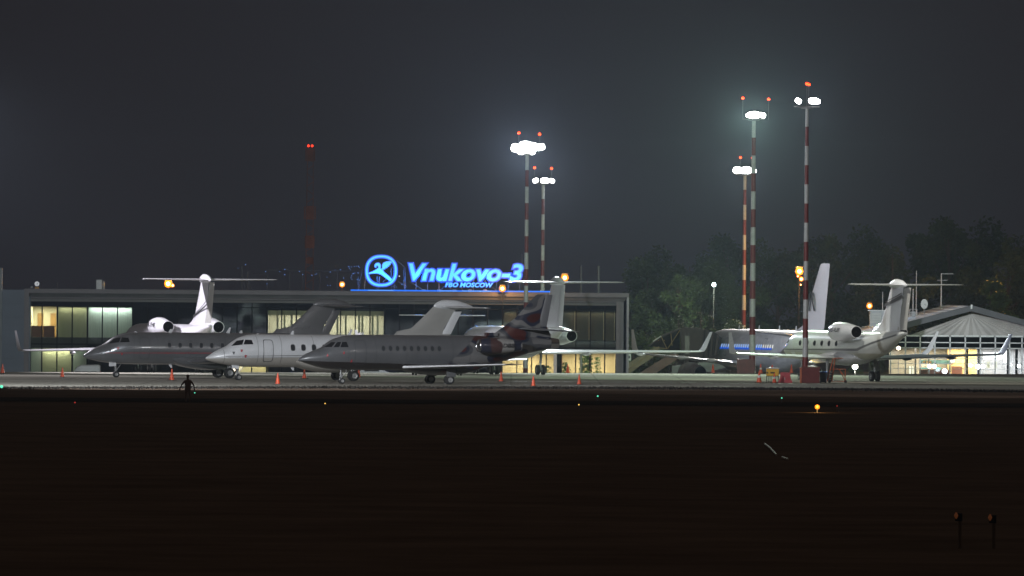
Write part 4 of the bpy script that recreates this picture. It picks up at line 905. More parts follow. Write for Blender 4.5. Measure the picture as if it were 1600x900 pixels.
# ------------------------------------------------------------------ flood masts
def mast(px, ytop, Y, base_px_y, period_px, rtop, rbot, label, heads, reds, lampmat, power, col, box=None, top_white=0.0, direct=None, zb=0.0):
    s = F_PX / Y; pb = pt(px, 590, Y); bz = gz(pb.x, Y) if not zb else zb
    root = empty('flood_mast', (pb.x, Y, bz), 0, label, 'light mast', 'red and white floodlight masts')
    top = pt(px, ytop, Y).z - bz; per = period_px / s
    z1 = top; k = 0
    while z1 > 0.02:
        z0 = max(0.0, z1 - (per if k else per * (1 + top_white))); r1 = rtop + (rbot - rtop) * (1 - z1 / top); r0 = rtop + (rbot - rtop) * (1 - z0 / top)
        q = MB().lathe([(z0 + 0.004, r0), (z1, r1)], (0, 0, 0), 'Z', 16); q.smooth = True; q.build('pole_section', M['mwhite'] if k % 2 == 0 else M['mred'], root)
        z1 = z0; k += 1
    hd = MB().tube((-1.0, 0, top + 0.05), (1.0, 0, top + 0.05), 0.06, n=8).tube((0, -0.7, top + 0.05), (0, 0.7, top + 0.05), 0.06, n=8).lathe([(top - 0.1, rtop * 1.05), (top - 0.1, 0.5), (top + 0.0, 0.5), (top + 0.02, rtop)], (0, 0, 0), 'Z', 12).build('head_frame', M['steel'], root)
    for (dx, dz, w, h, tl) in heads:
        fl = empty('floodlight', (dx, -0.25, top + dz)); fl.parent = root
        Mt = Matrix.Rotation(tl, 3, 'Y') @ Matrix.Rotation(R(-14), 3, 'X')
        hs = MB().box((0, 0.13, 0), (w, 0.22, h), m=Mt); hs.box((0, 0.28, 0), (w * 0.5, 0.16, h * 0.6), m=Mt); hs.build('housing', M['steel'], fl)
        # rounded lamp face
        f = MB(); n = 20; f.v.append(tuple(Mt @ Vector((0, -0.04, 0))))
        for i in range(n):
            t = 2 * math.pi * i / n; c_, s_ = math.cos(t), math.sin(t); e = (abs(c_) ** 3 + abs(s_) ** 3) ** (-1 / 3.0)
            f.v.append(tuple(Mt @ Vector((c_ * e * w * 0.5, 0.0, s_ * e * h * 0.5))))
        f.f = [(0, 1 + i, 1 + (i + 1) % n) for i in range(n)]; f.build('lamp_face', lampmat, fl)
    for (dx, dz) in reds:
        rl = MB().tube((dx, 0, top), (dx, 0, top + dz - 0.12), 0.025, n=6); ro = rl.build('lamp_stem', M['steel'], root)
        c2 = MB().lathe([(-0.12, 0.03), (-0.09, 0.12), (0.05, 0.12), (0.12, 0.04)], (dx, 0, top + dz), 'Z', 14, True); c2.smooth = True; c2.build('obstruction_lamp', M['redlamp'], ro)
        c2 = MB().lathe([(-0.06, 0.02), (-0.05, 0.125), (0.04, 0.125), (0.06, 0.02)], (dx, 0, top + dz - 0.01), 'Z', 14, True); c2.build('lamp_lens', M['redcore'], ro)
    for (ax, ay, az, pw, sz, *tint) in power:
        d = Vector((ax - pb.x, ay - Y, 0)).normalized()
        l = lamp('flood_light', (d.x * 0.9, d.y * 0.9, top + 0.35), pw * P_FLOOD, tint[0] if tint else ((0.80, 0.88, 1.0) if ay == 600 else col), 0.35, root, sz, (ax - pb.x, ay - Y, az - bz))
    if box:
        for (bx0, bx1, h, m, nm) in box:
            MB().box(((bx0 + bx1) / 2, -0.1, h / 2), (bx1 - bx0, 1.1, h)).build(nm, m, root)
            MB().box(((bx0 + bx1) / 2, -0.1, h + 0.03), (bx1 - bx0 + 0.1, 1.2, 0.06)).build('cabinet_lid', m, root)
    return root
WH = (1.0, 0.98, 0.95); GN = (0.74, 1.0, 0.74); CW = (0.82, 0.88, 1.0)
mast(821, 240, 1030, 0, 25.8, 0.15, 0.22, 'tall mast with the widest brightest lamp cluster, behind the neon sign end',
     [(-0.95, 0.48, 0.95, 0.75, 0.15), (-0.15, 0.62, 1.1, 1.0, 0), (0.45, 0.58, 0.9, 0.85, 0), (1.15, 0.58, 0.85, 0.60, -0.2), (-0.45, 0.2, 0.8, 0.6, 0), (0.35, 0.15, 0.7, 0.5, 0)], [(-0.75, 1.85), (1.1, 1.75)], M['whitelamp'], [(31, 1101, 8.5, 300000, 24), (-14, 940, 0, 45000, 110), (0, 600, 12, 30000, 140), (-20, 1060, 3, 7000, 130)], CW)
mast(846.5, 287, 1120, 0, 24, 0.15, 0.2, 'shorter mast with three separate lamps right of the brightest mast',
     [(-0.75, 0.30, 0.55, 0.42, -0.4), (0.15, 0.30, 0.8, 0.5, 0), (0.85, 0.28, 0.5, 0.4, 0.4)], [(-0.85, 1.55), (0.8, 1.5)], M['whitelamp'], [(0, 900, 10, 22000, 140)], WH)
mast(1175, 187, 1024, 0, 28.0, 0.17, 0.29, 'mast with greenish white lamps and red cabinet, taller of the close pair', [(-0.0, 0.42, 1.0, 0.62, 0), (0.72, 0.40, 0.62, 0.46, 0.2), (-0.45, 0.38, 0.5, 0.4, 0)], [(-1.0, 1.92), (1.3, 1.84)], M['greenlamp'], [(24, 1112, 3, 90000, 46), (10, 930, 0, 95000, 110), (22, 600, 14, 16000, 140)], GN,
     [(-1.35, 0.2, 1.30, M['redbox'], 'cabinet')])
mast(1161.5, 273, 1165, 0, 23.5, 0.16, 0.22, 'shorter mast of the close pair rising behind the airliner', [(-0.75, 0.45, 0.9, 0.65, 0), (0.15, 0.45, 1.0, 0.7, 0), (0.95, 0.40, 0.45, 0.35, 0.3)], [(-0.45, 1.75), (0.75, 1.70)], M['whitelamp'], [(16, 1000, 8, 30000, 140)], WH)
mast(1258, 168, 926, 0, 30.0, 0.13, 0.235, 'nearest mast with a red cabinet at its foot, rightmost and highest', [(-0.72, 0.52, 0.5, 0.40, 0.6), (0.50, 0.53, 0.8, 0.5, 0), (0.82, 0.48, 0.45, 0.36, 0)], [(-0.03, 1.92), (0.12, 1.86)], M['whitelamp'], [(2, 985, 4, 60000, 75), (40, 955, 4, 17000, 120, (1.0, 0.98, 0.88)), (20, 600, 14, 9000, 140)], (0.70, 1.0, 0.72),
     [(-0.28, 1.15, 1.28, M['redbox'], 'cabinet'), (-0.42, -0.30, 1.2, M['orange'], 'cabinet_door')])
# the mast just outside the left edge whose beam crosses the frame
mast(-70, 163, 815, 0, 28.0, 0.15, 0.25, 'floodlight mast standing just beyond the left edge of the view', [(-0.5, 0.45, 0.9, 0.6, 0), (0.5, 0.45, 0.9, 0.6, 0)], [(0, 1.8)], M['whitelamp'], [(-14, 910, 3, 225000, 80)], (0.90, 0.95, 1.0))
mast(-172, 165, 968, 0, 28.0, 0.15, 0.25, 'floodlight mast far beyond the left edge, behind the silver jet', [(-0.5, 0.45, 0.9, 0.6, 0), (0.5, 0.45, 0.9, 0.6, 0)], [(0, 1.8)], M['whitelamp'], [(-28, 975, 2, 125000, 52), (-30, 925, 2, 60000, 60)], (0.95, 0.92, 1.0))
mast(1690, 150, 800, 0, 28.0, 0.15, 0.25, 'unseen floodlight mast added beyond the right edge of the view as fill', [(-0.5, 0.45, 0.9, 0.6, 0), (0.5, 0.45, 0.9, 0.6, 0)], [(0, 1.8)], M['whitelamp'], [(12, 905, 3, 22000, 80)], (1.0, 0.95, 0.92))  # unseen mast added to fill the camera-side faces of the jets

# distant lattice tower
p = pt(485, 228, 1480); root = empty('lattice_tower', (p.x, 1480, -1.9), 0, 'dark distant chimney like tower with two red lamps at its top', 'tower'); ht = p.z + 1.9
b = MB()
for sx in (-1, 1):
    for sy in (-1, 1): b.tube((sx * 0.55, sy * 0.55, 0), (sx * 0.36, sy * 0.36, ht - 0.5), 0.055, 0.045, 5)
for k in range(26):
    z0 = ht * k / 26; z1 = ht * (k + 1) / 26; w = 0.6 - 0.2 * k / 26; sg = 1 if k % 2 else -1
    for yy in (-1, 1): b.tube((-sg * w, yy * w, z0), (sg * w, yy * w, z1 - 0.4), 0.04, n=5)
tw = mat('tower_lamplight_tint', (0.24, 0.10, 0.07), 0.8, 0, 0.3, 0.6)  # orange street light on the tower is put into this colour
b.build('lattice', tw, root); lamp('lamp_light', (6, -14, 12), 700, (1.0, 0.5, 0.25), 0.5, root)  # unseen warm lamp added to brighten the tower
for (y0, y1, w) in ((232, 252, 1.0), (322, 343, 1.25), (368, 388, 1.0), (402, 412, 0.7)):
    za, zb = pt(485, y1, 1480).z + 1.9, pt(485, y0, 1480).z + 1.9
    MB().box((0, 0, (za + zb) / 2), (w * 0.85, w * 0.85, zb - za)).build('antenna_panel', tw, root)
    for sg in (-1, 1): MB().box((sg * w * 0.55, -0.2, (za + zb) / 2), (0.14, 0.3, (zb - za) * 0.95)).build('antenna', tw, root)
for dx in (-0.24, 0.24):
    q = MB().lathe([(-0.16, 0.04), (0, 0.17), (0.16, 0.04)], (dx, -0.4, ht), 'Z', 12, True); q.build('obstruction_lamp', M['redlamp'], root)

# ------------------------------------------------------------------ orange street lamps
def street_lamp(px, py, Y, r, label, power=900, m=None, base=None, col=(1.0, 0.45, 0.10), lampname='street_lamp', second=None, light=True):
    p = pt(px, py, Y); bz = gz(p.x, Y) if base is None else base
    r = r * 1.25; root = empty(lampname, (p.x, Y, bz), 0, label, 'lamp', 'small lamps beyond the apron')
    h = p.z - bz
    MB().tube((0, 0.15, 0), (0, 0.15, h), 0.04, 0.03).tube((0, 0.15, h), (0, -0.05, h + 0.1), 0.04).build('pole', M['darkpole'], root)
    MB().box((0, 0.1, h + r * 0.9), (r * 1.6, r * 1.6, r * 0.5)).build('lamp_hood', M['darkpole'], root)
    for i, (dx, dz, rr) in enumerate([(0, 0, r)] + (second or [])):
        q = MB().lathe([(-rr, 0.02), (-rr * 0.7, rr * 0.75), (0, rr), (rr * 0.7, rr * 0.75), (rr, 0.02)], (dx, -0.05, h + dz), 'Z', 14); q.smooth = True
        q = q.build('lamp_globe', m or M['orangelamp'], root)
        if m is M['orangeglow']:
            MB().lathe([(-rr * 0.5, 0.02), (-rr * 0.3, rr * 0.42), (0, rr * 0.5), (rr * 0.3, rr * 0.42), (rr * 0.5, 0.02)], (dx, -0.05 - rr * 0.75, h + dz), 'Z', 12).build('bulb', M['bulb'], q)
    if light: lamp('lamp_light', (0, -2.0, h + 0.3), power, col, 0.3, root)
    return root
street_lamp(263, 443.3, 1085, 0.32, 'pair of bright orange lamps seen under the white T-tail at left', 2600, M['orangeglow'], second=[(0.42, -0.16, 0.17)])
street_lamp(534.5, 444.6, 1100, 0.22, 'small orange lamp left of the neon emblem', 700, M['orangeglow'])
street_lamp(785, 451, 1058.6, 0.26, 'orange lamp at the roof edge below the neon number three', 1000, M['orangeglow'], base=5.9)
street_lamp(882.5, 434, 1090, 0.30, 'orange lamp just above the pale T-tail right of the neon sign', 1200, M['orangeglow'])
street_lamp(1249, 424, 1160, 0.34, 'stacked orange lamps beside the nearest mast', 3500, M['orangeglow'], second=[(0.2, -0.78, 0.24), (0.15, -1.35, 0.10), (-0.15, -0.5, 0.12)])
street_lamp(1358.5, 478, 1200, 0.26, 'orange lamp left of the hangar roof plant room', 800, M['orangeglow'])
street_lamp(1552, 473, 1290, 0.22, 'dim orange lamp among the leaves of the tree at far right', 2500)
street_lamp(1115.5, 445, 1199, 0.17, 'cold white lamp in front of the dark woods', 6500, emit('cold_lamp', (0.8, 0.95, 1.0), 14), col=(0.85, 1.0, 0.8))

# ------------------------------------------------------------------ trees
def tree_parts(seed, h, rad, n, kind='round'):
    q = random.Random(seed); t = MB(); lf = MB()
    t.tube((0, 0, 0), (0, 0, h * 0.45), 0.28, 0.18, 8).tube((0, 0, h * 0.45), (q.uniform(-.3, .3), q.uniform(-.3, .3), h * 0.9), 0.18, 0.04, 6)
    blobs = []
    if kind == 'round':
        for k in range(16):
            z = h * q.uniform(0.25, 0.95); a = q.uniform(0, 6.28); f = math.sin(math.pi * min(1, max(0.08, (z / h - 0.12) / 0.9))) ** 0.7
            rr = rad * f * q.uniform(0.25, 0.85); c = Vector((rr * math.cos(a), rr * math.sin(a), z)); blobs.append((c, q.uniform(0.16, 0.34) * rad))
            t.tube((0, 0, z * 0.7), c, 0.07, 0.02, 5)
        for i in range(n):
            c, br = blobs[q.randrange(len(blobs))]; d = Vector((q.gauss(0, 1), q.gauss(0, 1), q.gauss(0, 0.8))).normalized() * br * q.uniform(0.55, 1.12); p = c + d
            e1 = Vector((q.uniform(-1, 1), q.uniform(-1, 1), q.uniform(-1, 1))).normalized(); e2 = e1.cross(Vector((q.uniform(-1, 1), q.uniform(-1, 1), 0.5))).normalized(); s = q.uniform(0.10, 0.24)
            lf.add([p - e1 * s, p + e2 * s * 0.6, p + e1 * s, p - e2 * s * 0.6], [(0, 1, 2, 3)])
    else:
        L = 26
        for k in range(L):
            z = h * (0.08 + 0.9 * k / L); rr = rad * (1 - k / L) + 0.05
            for j in range(9):
                a = 6.28 * j / 9 + q.uniform(-.3, .3); l = rr * q.uniform(0.75, 1.1); e = Vector((l * math.cos(a), l * math.sin(a), z - 0.18 * l)); 
                for m_ in range(max(3, int(n / (L * 9)))):
                    u = q.uniform(0.15, 1); p = Vector((0, 0, z)).lerp(e, u) + Vector((q.uniform(-.1, .1), q.uniform(-.1, .1), q.uniform(-.08, .05))); d = Vector((q.uniform(-1, 1), q.uniform(-1, 1), q.uniform(-.4, .3))).normalized() * 0.15; w = d.cross(Vector((0, 0, 1))).normalized() * 0.04
                    lf.add([p - d, p + w, p + d, p - w], [(0, 1, 2, 3)])
    return t, lf
lib = []
def make_tree(name, label, loc, sc, rz, src=None, seed=1, h=12, rad=4, n=2600, kind='round', m=None, group=None, cat='tree'):
    if src is None:
        t, lf = tree_parts(seed, h, rad, n, kind); root = empty(name, loc, rz)
        t.build('trunk', M['bark'], root); lf.build('crown', m, root)
    else: root = copy_tree(src)
    root.location = loc; root.scale = sc; root.rotation_euler = (0, 0, rz); tag(root, label, cat, group); return root
g = random.Random(5)
protos = []
def zsc(px, ytop, Y, h):
    p = pt(px, ytop, Y); return p, (p.z + 1.9) / h
woods = [(1010, 411, 1230), (1045, 376, 1260), (1082, 398, 1240), (1140, 368, 1270), (1175, 384, 1250), (1215, 391, 1290), (1250, 378, 1280), (1300, 369, 1300), (1345, 364, 1330), (1395, 374, 1300), (1440, 349, 1340), (1485, 342, 1320), (1530, 352, 1350), (1575, 359, 1310), (1615, 364, 1340), (985, 456, 1260), (1112, 416, 1225), (1020, 446, 1215), (1160, 436, 1220), (1060, 431, 1212)]
desc = ['with a broad crown', 'with the taller crown', 'with a ragged crown', 'with a leaning crown']
where = ['just right of the terminal end', 'behind the left wood edge', 'left of the cold white lamp', 'behind the cold white lamp', 'behind the close pair of masts', 'between the mast pair and the nearest mast', 'behind the nearest mast', 'right of the airliner fin', 'behind the hangar roof plant room', 'behind the rightmost T-tail', 'behind the roof antennas', 'above the left side of the hangar roof', 'behind the hangar ridge', 'above the right hangar slope', 'at the far right edge', 'low beside the terminal corner', 'just below the cold white lamp', 'low in front of the wood near the terminal', 'low behind the airliner nose', 'low in the middle of the wood']
for i, (px, yt, Y) in enumerate(woods):
    p, s = zsc(px, yt, Y, 12.0); k = i % 4
    if k >= len(protos):
        o = make_tree('broadleaf_tree', '', (p.x, Y, -1.9), (s * 1.05, s * 1.05, s), g.uniform(0, 6.3), None, 40 + i, 12, 4.3, 5200, 'round', M['leaf'], 'dark trees behind the airfield'); protos.append(o)
    else: o = make_tree('broadleaf_tree', '', (p.x, Y, -1.9), (s * g.uniform(0.9, 1.15), s * 1.05, s), g.uniform(0, 6.3), protos[k], group='dark trees behind the airfield')
    o['label'] = 'dark broadleaf tree %s %s' % (desc[k], where[i])
# lit tree right
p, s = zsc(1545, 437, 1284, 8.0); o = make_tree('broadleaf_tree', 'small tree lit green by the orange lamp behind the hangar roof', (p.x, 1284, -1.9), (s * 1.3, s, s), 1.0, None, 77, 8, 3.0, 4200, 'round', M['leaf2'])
# conifers
f0 = None
for i, (px, yt, Y, sx, lb) in enumerate(((1063, 489, 1150, 1.0, 'small fir left of the lit group above the boarding stairs'), (1092, 483, 1152, 1.1, 'tallest small fir in the lit group above the boarding stairs'), (1110, 488, 1154, 1.0, 'right hand small fir of the lit group above the boarding stairs'), (1378, 563, 1080, 1.5, 'dark spruce in front of the hangar below the rightmost jet'), (1362, 566, 1083, 1.3, 'spruce beside the bright ground lamp under the rightmost jet'))):
    p, s = zsc(px, yt, Y, 6.0)
    if i == 3: s = 0.55
    if i == 4: s = 0.5
    f = make_tree('fir_tree', lb, (p.x, Y, -1.9), (s * sx, s * sx, s), i * 1.3, f0, 90, 6, 1.7, 2600, 'fir', M['fir'], 'small firs'); f0 = f0 or f
for i, (px, yt, Y, lb) in enumerate(((990, 520, 1130, 'round bush at the right end of the terminal'), (1015, 522, 1134, 'bush behind the boarding stairs, second from the terminal'), (1040, 512, 1140, 'bush reaching up to the boarding stairs canopy'), (1140, 500, 1150, 'bush behind the airliner nose left of the masts'), (1335, 572, 1082, 'bush by the ground lamp below the rightmost jet'))):
    p, s = zsc(px, yt, Y, 12.0)
    if i == 4: s = 0.17
    o = make_tree('bush', lb, (p.x, Y, -1.9), (s * 1.5, s * 1.5, s), i, protos[i % 4], group='bushes', cat='bush')
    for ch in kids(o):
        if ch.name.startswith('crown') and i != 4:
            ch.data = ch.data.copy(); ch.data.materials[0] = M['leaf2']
# low far treeline along the left horizon (nobody could count it)
b = MB(); g = random.Random(9)
for i in range(9000):
    x = g.uniform(-75, 30); y = g.uniform(1500, 1530); h = 7.5 + 0.3 * math.sin(x * 0.31) + 0.3 * math.sin(x * 0.83 + 1); z = -1.9 + h * (1 - g.random() ** 2 * 1.0); z = max(-1.9, z)
    e1 = Vector((g.uniform(-1, 1), g.uniform(-1, 1), g.uniform(-1, 1))).normalized() * 0.5; e2 = e1.cross(Vector((0.2, 0.7, 0.4))).normalized() * 0.4; p = Vector((x, y, z)); b.add([p - e1, p + e2, p + e1, p - e2], [(0, 1, 2, 3)])
o = b.build('woodland', M['leaf']); tag(o, 'far dark woodland along the horizon behind the terminal', 'woodland', kind='stuff')

# ------------------------------------------------------------------ hangar hall at right
YH = 1120.0
def hx(px): return pt(px, 550, YH).x
def hz(px, y): return pt(px, y, YH).z
HB = -1.9; rid = pt(1518, 478, YH); ez_ = 0.268
root = empty('exhibition_hall', (rid.x, YH, HB), 0, 'hall with shallow gabled grey roof, pleated white gable and brightly lit glass front', 'building')
H0 = rid.z - HB
def roofslab(name, x0, x1, y0, y1, th, m, lift=0.0, slope=ez_):
    b = MB(); v = []
    for y in (y0, y1):
        for x in (x0, x1):
            z = H0 - abs(x) * slope + lift; v += [(x, y, z), (x, y, z - th)]
    b.add(v, [(0, 2, 6, 4), (1, 5, 7, 3), (0, 1, 3, 2), (4, 6, 7, 5), (0, 4, 5, 1), (2, 3, 7, 6)]); return b.build(name, m, root)
roofslab('roof_slope', -11.3, 0, 0.0, 62, 0.12, M['greyroof']); roofslab('roof_slope', 0, 11.0, 0.0, 62, 0.12, M['greyroof'])
eave = mat('dark_eave_boards', (0.045, 0.045, 0.05), 0.6, 0, 0.15, 0.6)
roofslab('eave_fascia', -11.3, 0, -0.12, -0.004, 0.55, eave, 0.05); roofslab('eave_fascia', 0, 11.0, -0.12, -0.004, 0.55, eave, 0.05)
roofslab('soffit', -11.2, 0, 0.0, 1.6, 0.10, eave, -0.42); roofslab('soffit', 0, 10.9, 0.0, 1.6, 0.10, eave, -0.42)
roofslab('roof_edge_trim', -11.3, 0, -0.14, 0.1, 0.05, M['dimsteel'], 0.07); roofslab('roof_edge_trim', 0, 11.0, -0.14, 0.1, 0.05, M['dimsteel'], 0.07)
MB().box((0, -0.18, H0 - 0.08), (0.16, 0.16, 0.42)).build('ridge_cap', M['mwhite'], root)
# standing seams
for k in range(12):
    for sg in (-1, 1):
        x = sg * (0.6 + k * 0.9); MB().box((x, 31, H0 - abs(x) * ez_ + 0.03), (0.05, 61.8, 0.05)).build('roof_seam', M['greyroof'], root)
# pleated fabric gable: ridges fan out from the apex
zt = hz(1500, 525.5) - HB; apex = Vector((0.05, 1.0, H0 - 0.85)); b = MB(); n = 34; v = []
xl, xr = hx(1418) - rid.x, 10.6
for i in range(n + 1):
    x = xl + (xr - xl) * i / n; d = 0.16 * (1 if i % 2 else -0.6) * (0.5 + 0.5 * abs(math.sin(i * 1.7))); v.append((x, 1.0 + d, zt))
for i in range(n + 1):
    x = xl + (xr - xl) * i / n; ztop = min(H0 - 0.5 - abs(x * 0.98) * ez_, 99); 
    v.append((x * 0.02, 1.0, H0 - 0.72) if False else (x * 0.86 if abs(x) < 99 else x, 1.0, zt + 0.001))
b = MB(); m_ = 8
for j in range(m_ + 1):
    u = j / m_
    for i in range(n + 1):
        x = xl + (xr - xl) * i / n; d = 0.09 * (1 if i % 2 else -0.6) * (0.4 + 0.6 * abs(math.sin(i * 1.7))) * (1 - u) ** 0.7
        b.v.append((x * (1 - u) , 1.0 + d, zt + (H0 - 0.72 - zt) * u))
for j in range(m_):
    for i in range(n): a = j * (n + 1) + i; b.f.append((a, a + 1, a + n + 2, a + n + 1))
b.build('fabric_gable', M['canvas'], root)
MB().box(((xl + xr) / 2, 1.0, zt - 0.03), (xr - xl, 0.35, 0.10)).build('gable_beam', M['steel'], root)
for k in range(9):
    px0 = 1417 + 23.2 * k; MB().box(((hx(px0) + hx(px0 + 20)) / 2 - rid.x, 0.78, zt + 0.03), (hx(px0 + 20) - hx(px0), 0.1, 0.13)).build('gutter_panel', M['mwhite'], root)
# glazed front
posts = [1392, 1415.3, 1438.3, 1461.3, 1485, 1508.8, 1532.3, 1555.8, 1578, 1597.5, 1621]
ylev = [535.5, 544, 560.3, 568.6, 576.7]
gt = glass('hall_glass', (0.92, 0.93, 0.92), 0.05); gt2 = glass('hall_dark_glass', (0.35, 0.36, 0.40), 0.12)
for px in posts: MB().box((hx(px) - rid.x, 1.05, zt / 2), (0.13, 0.14, zt)).build('post', M['whitesteel'], root)
for i, y in enumerate(ylev):
    MB().box(((hx(1392) + hx(1621)) / 2 - rid.x, 1.02, hz(1500, y) - HB), (hx(1621) - hx(1392), 0.08, 0.10 if i < 2 else 0.055)).build('rail', M['whitesteel'], root)
lv = [525.5] + ylev + [600]
for k in range(len(posts) - 1):
    for j in range(len(lv) - 1):
        z1, z0 = hz(1500, lv[j]) - HB, hz(1500, lv[j + 1]) - HB; z0 = max(0.02, z0)
        MB().box(((hx(posts[k]) + hx(posts[k + 1])) / 2 - rid.x, 1.1, (z0 + z1) / 2), (hx(posts[k + 1]) - hx(posts[k]) - 0.1, 0.02, z1 - z0 - 0.04)).build('window_pane', gt2 if j < 2 else gt, root)
zc_ = hz(1500, 544.5) - HB
def hb(name, px0, px1, y0, y1, z0, z1, m): return MB().box(((hx(px0) + hx(px1)) / 2 - rid.x, (y0 + y1) / 2, (z0 + z1) / 2), (hx(px1) - hx(px0), y1 - y0, z1 - z0)).build(name, m, root)
hb('hall_ceiling', 1393, 1621, 1.3, 9, zc_, zc_ + 0.15, M['tan']); hb('dark_void', 1393, 1621, 1.6, 1.7, zc_ + 0.16, zt, M['blackroom'])
hb('back_wall', 1393, 1484, 6.9, 7.1, 0, zc_, M['tan']); hb('back_wall', 1484, 1530, 5.9, 6.1, 0, zc_, mat('yellow_wall', (0.62, 0.45, 0.20), 0.7, 0, 0.08, 1)); hb('back_wall', 1530, 1621, 6.9, 7.1, 0, zc_, M['whitesteel'])
hb('hall_floor', 1393, 1621, 1.2, 9, 0, 0.02, M['tan'])
for px0, px1, pw, col in ((1395, 1484, 620, (1.0, 0.90, 0.72)), (1486, 1529, 600, (1.0, 0.86, 0.56)), (1531, 1620, 800, (0.92, 0.95, 1.0))):
    area('ceiling_light', ((hx(px0) + hx(px1)) / 2 - rid.x, 4.0, zc_ - 0.05), hx(px1) - hx(px0), 3.0, pw, col, (0, 0, 0), root)
for px0, px1 in ((1431, 1433.5), (1452, 1454)): hb('column', px0, px1, 3, 3.3, 0, zc_, M['steel'])
for px0, px1 in ((1511, 1514.5), (1530, 1534), (1575, 1578), (1588, 1592)): hb('column', px0, px1, 2.2, 2.5, 0, zc_, M['mull'])
hb('inner_door', 1491, 1507, 5.7, 5.88, 0, hz(1500, 573) - HB, M['brown']); hb('wall_screen', 1488.5, 1495.0, 5.6, 5.7, hz(1490, 567) - HB, hz(1490, 561.5) - HB, emit('white_screen', (1.0, 0.97, 0.9), 1.3))
hb('lit_doorway', 1424.5, 1427.5, 6.7, 6.85, 0, hz(1426, 573) - HB, emit('doorway_glow', (0.95, 1.0, 0.85), 1.0)); hb('lit_doorway', 1429.5, 1431.5, 6.7, 6.85, 0, hz(1430, 573) - HB, emit('doorway_glow', (0.95, 1.0, 0.85), 1.0))
hb('bar_shelf', 1441, 1486, 4.2, 4.6, hz(1460, 569.5) - HB, hz(1460, 563) - HB, mat('teal_shelf', (0.10, 0.20, 0.18), 0.4, 0, 0.4, 3)); hb('bar_counter', 1441, 1486, 3.4, 4.0, 0, hz(1460, 578) - HB, M['brown'])
hb('lit_counter_edge', 1441, 1456, 3.3, 3.38, hz(1450, 577) - HB, hz(1450, 575) - HB, emit('teal_strip', (0.15, 0.85, 0.75), 1.0)); hb('lit_counter_edge', 1462, 1473, 3.3, 3.38, hz(1450, 577.5) - HB, hz(1450, 574.5) - HB, emit('teal_strip', (0.15, 0.85, 0.75), 1.0))
for px in (1446, 1451, 1456): hb('shelf_item', px - 1.6, px + 1.6, 4.05, 4.18, hz(px, 568.5) - HB, hz(px, 564.5) - HB, M['wood'])
o = hb('advertising_screen', 1538, 1568, 2.6, 2.75, hz(1550, 562) - HB, hz(1550, 550.8) - HB, emit('bright_screen', (0.95, 0.98, 1.0), 2.5))
hb('advertising_screen', 1570, 1575, 2.8, 2.9, hz(1572, 567) - HB, hz(1572, 548) - HB, emit('bright_screen', (0.95, 0.98, 1.0), 2.5))
for dx in (1545, 1556): hb('advertising_screen', dx, dx + 4, 3.5, 3.6, hz(1550, 575) - HB, hz(1550, 566) - HB, M['blind_olive'])
# hall roof equipment
def hall_item(name, px, ybot, dY, build, label, cat, grp=None):
    Y = YH + dY; p = pt(px, 500, Y); z = rid.z - abs(p.x - rid.x) * ez_ + 0.02; r_ = empty(name, (p.x, Y, z), 0, label, cat, grp); build(r_, z); return r_
def b_room(r_, z):
    MB().box((0, 0, 0.75), (1.5, 1.6, 1.6)).build('casing', M['steel'], r_); MB().box((-0.15, -0.83, 0.85), (0.95, 0.06, 1.0)).build('louvre', M['lightgrey'], r_)
    for k in range(6): MB().box((-0.15, -0.88, 0.45 + 0.16 * k), (0.85, 0.04, 0.05)).build('louvre_blade', M['steel'], r_)
    MB().box((0, 0, 1.6), (1.9, 1.8, 0.08)).build('cap', M['whitesteel'], r_)
hall_item('plant_room', 1371, 500, 30, b_room, 'grey louvred plant room box on the left slope of the hall roof', 'plant room')
def pole_b(ytop, px, r=0.06, extra=None):
    def f(r_, z):
        Y = r_.location.y; zz = pt(px, ytop, Y).z - z; q = MB().tube((0, 0, 0), (0, 0, zz), r, r * 0.7, 8)
        if extra:
            for (a, b_, c) in extra: q.tube((0, 0, zz - a), (b_, 0, zz - a), r * 0.4, n=5)
        q.build('mast_pole', M['whitesteel'], r_)
        for k in (0, 1): MB().box((0, 0, 0.1 + k * 0.01), (0.35 - 0.1 * k, 0.35 - 0.1 * k, 0.2)).build('foot', M['steel'], r_)
    return f
hall_item('antenna_mast', 1379, 480, 30.0, pole_b(456, 1379, 0.05), 'short thin antenna left of the rightmost T-tail', 'antenna', 'antennas on the hall roof')
hall_item('antenna_mast', 1426.5, 487, 34, pole_b(451, 1426.5, 0.07), 'short thick antenna with a white panel beside the T-tail', 'antenna', 'antennas on the hall roof')
hall_item('antenna_mast', 1431.5, 484, 36, pole_b(423, 1431.5, 0.05), 'tall thin antenna near the satellite dish', 'antenna', 'antennas on the hall roof')
hall_item('antenna_mast', 1470.5, 477, 40, pole_b(427, 1470.5, 0.07, [(0.05, 1.2, 0), (0.7, 0.6, 0), (0.7, -0.4, 0)]), 'rightmost antenna mast with thin cross arms', 'antenna', 'antennas on the hall roof')
def b_dish(r_, z):
    zz = pt(1444, 475, r_.location.y).z - z
    MB().tube((0, 0.1, 0), (0, 0.1, zz), 0.05).build('stand', M['steel'], r_)
    d = MB(); rs = []
    for k in range(6):
        u = k / 5.0; rr = 0.05 + 0.36 * u; rs.append([(rr * 0.85 * math.cos(2 * math.pi * i / 24), -0.12 - 0.14 * u * u + 0.14, zz + rr * 1.2 * math.sin(2 * math.pi * i / 24)) for i in range(24)])
    d.rings(rs); d.smooth = True; d.build('dish', M['mwhite'], r_); MB().tube((0, -0.1, zz), (0.1, -0.45, zz - 0.1), 0.02).build('feed_horn', M['steel'], r_)
hall_item('satellite_dish', 1444, 480, 34, b_dish, 'white oval satellite dish on the hall roof', 'satellite dish')
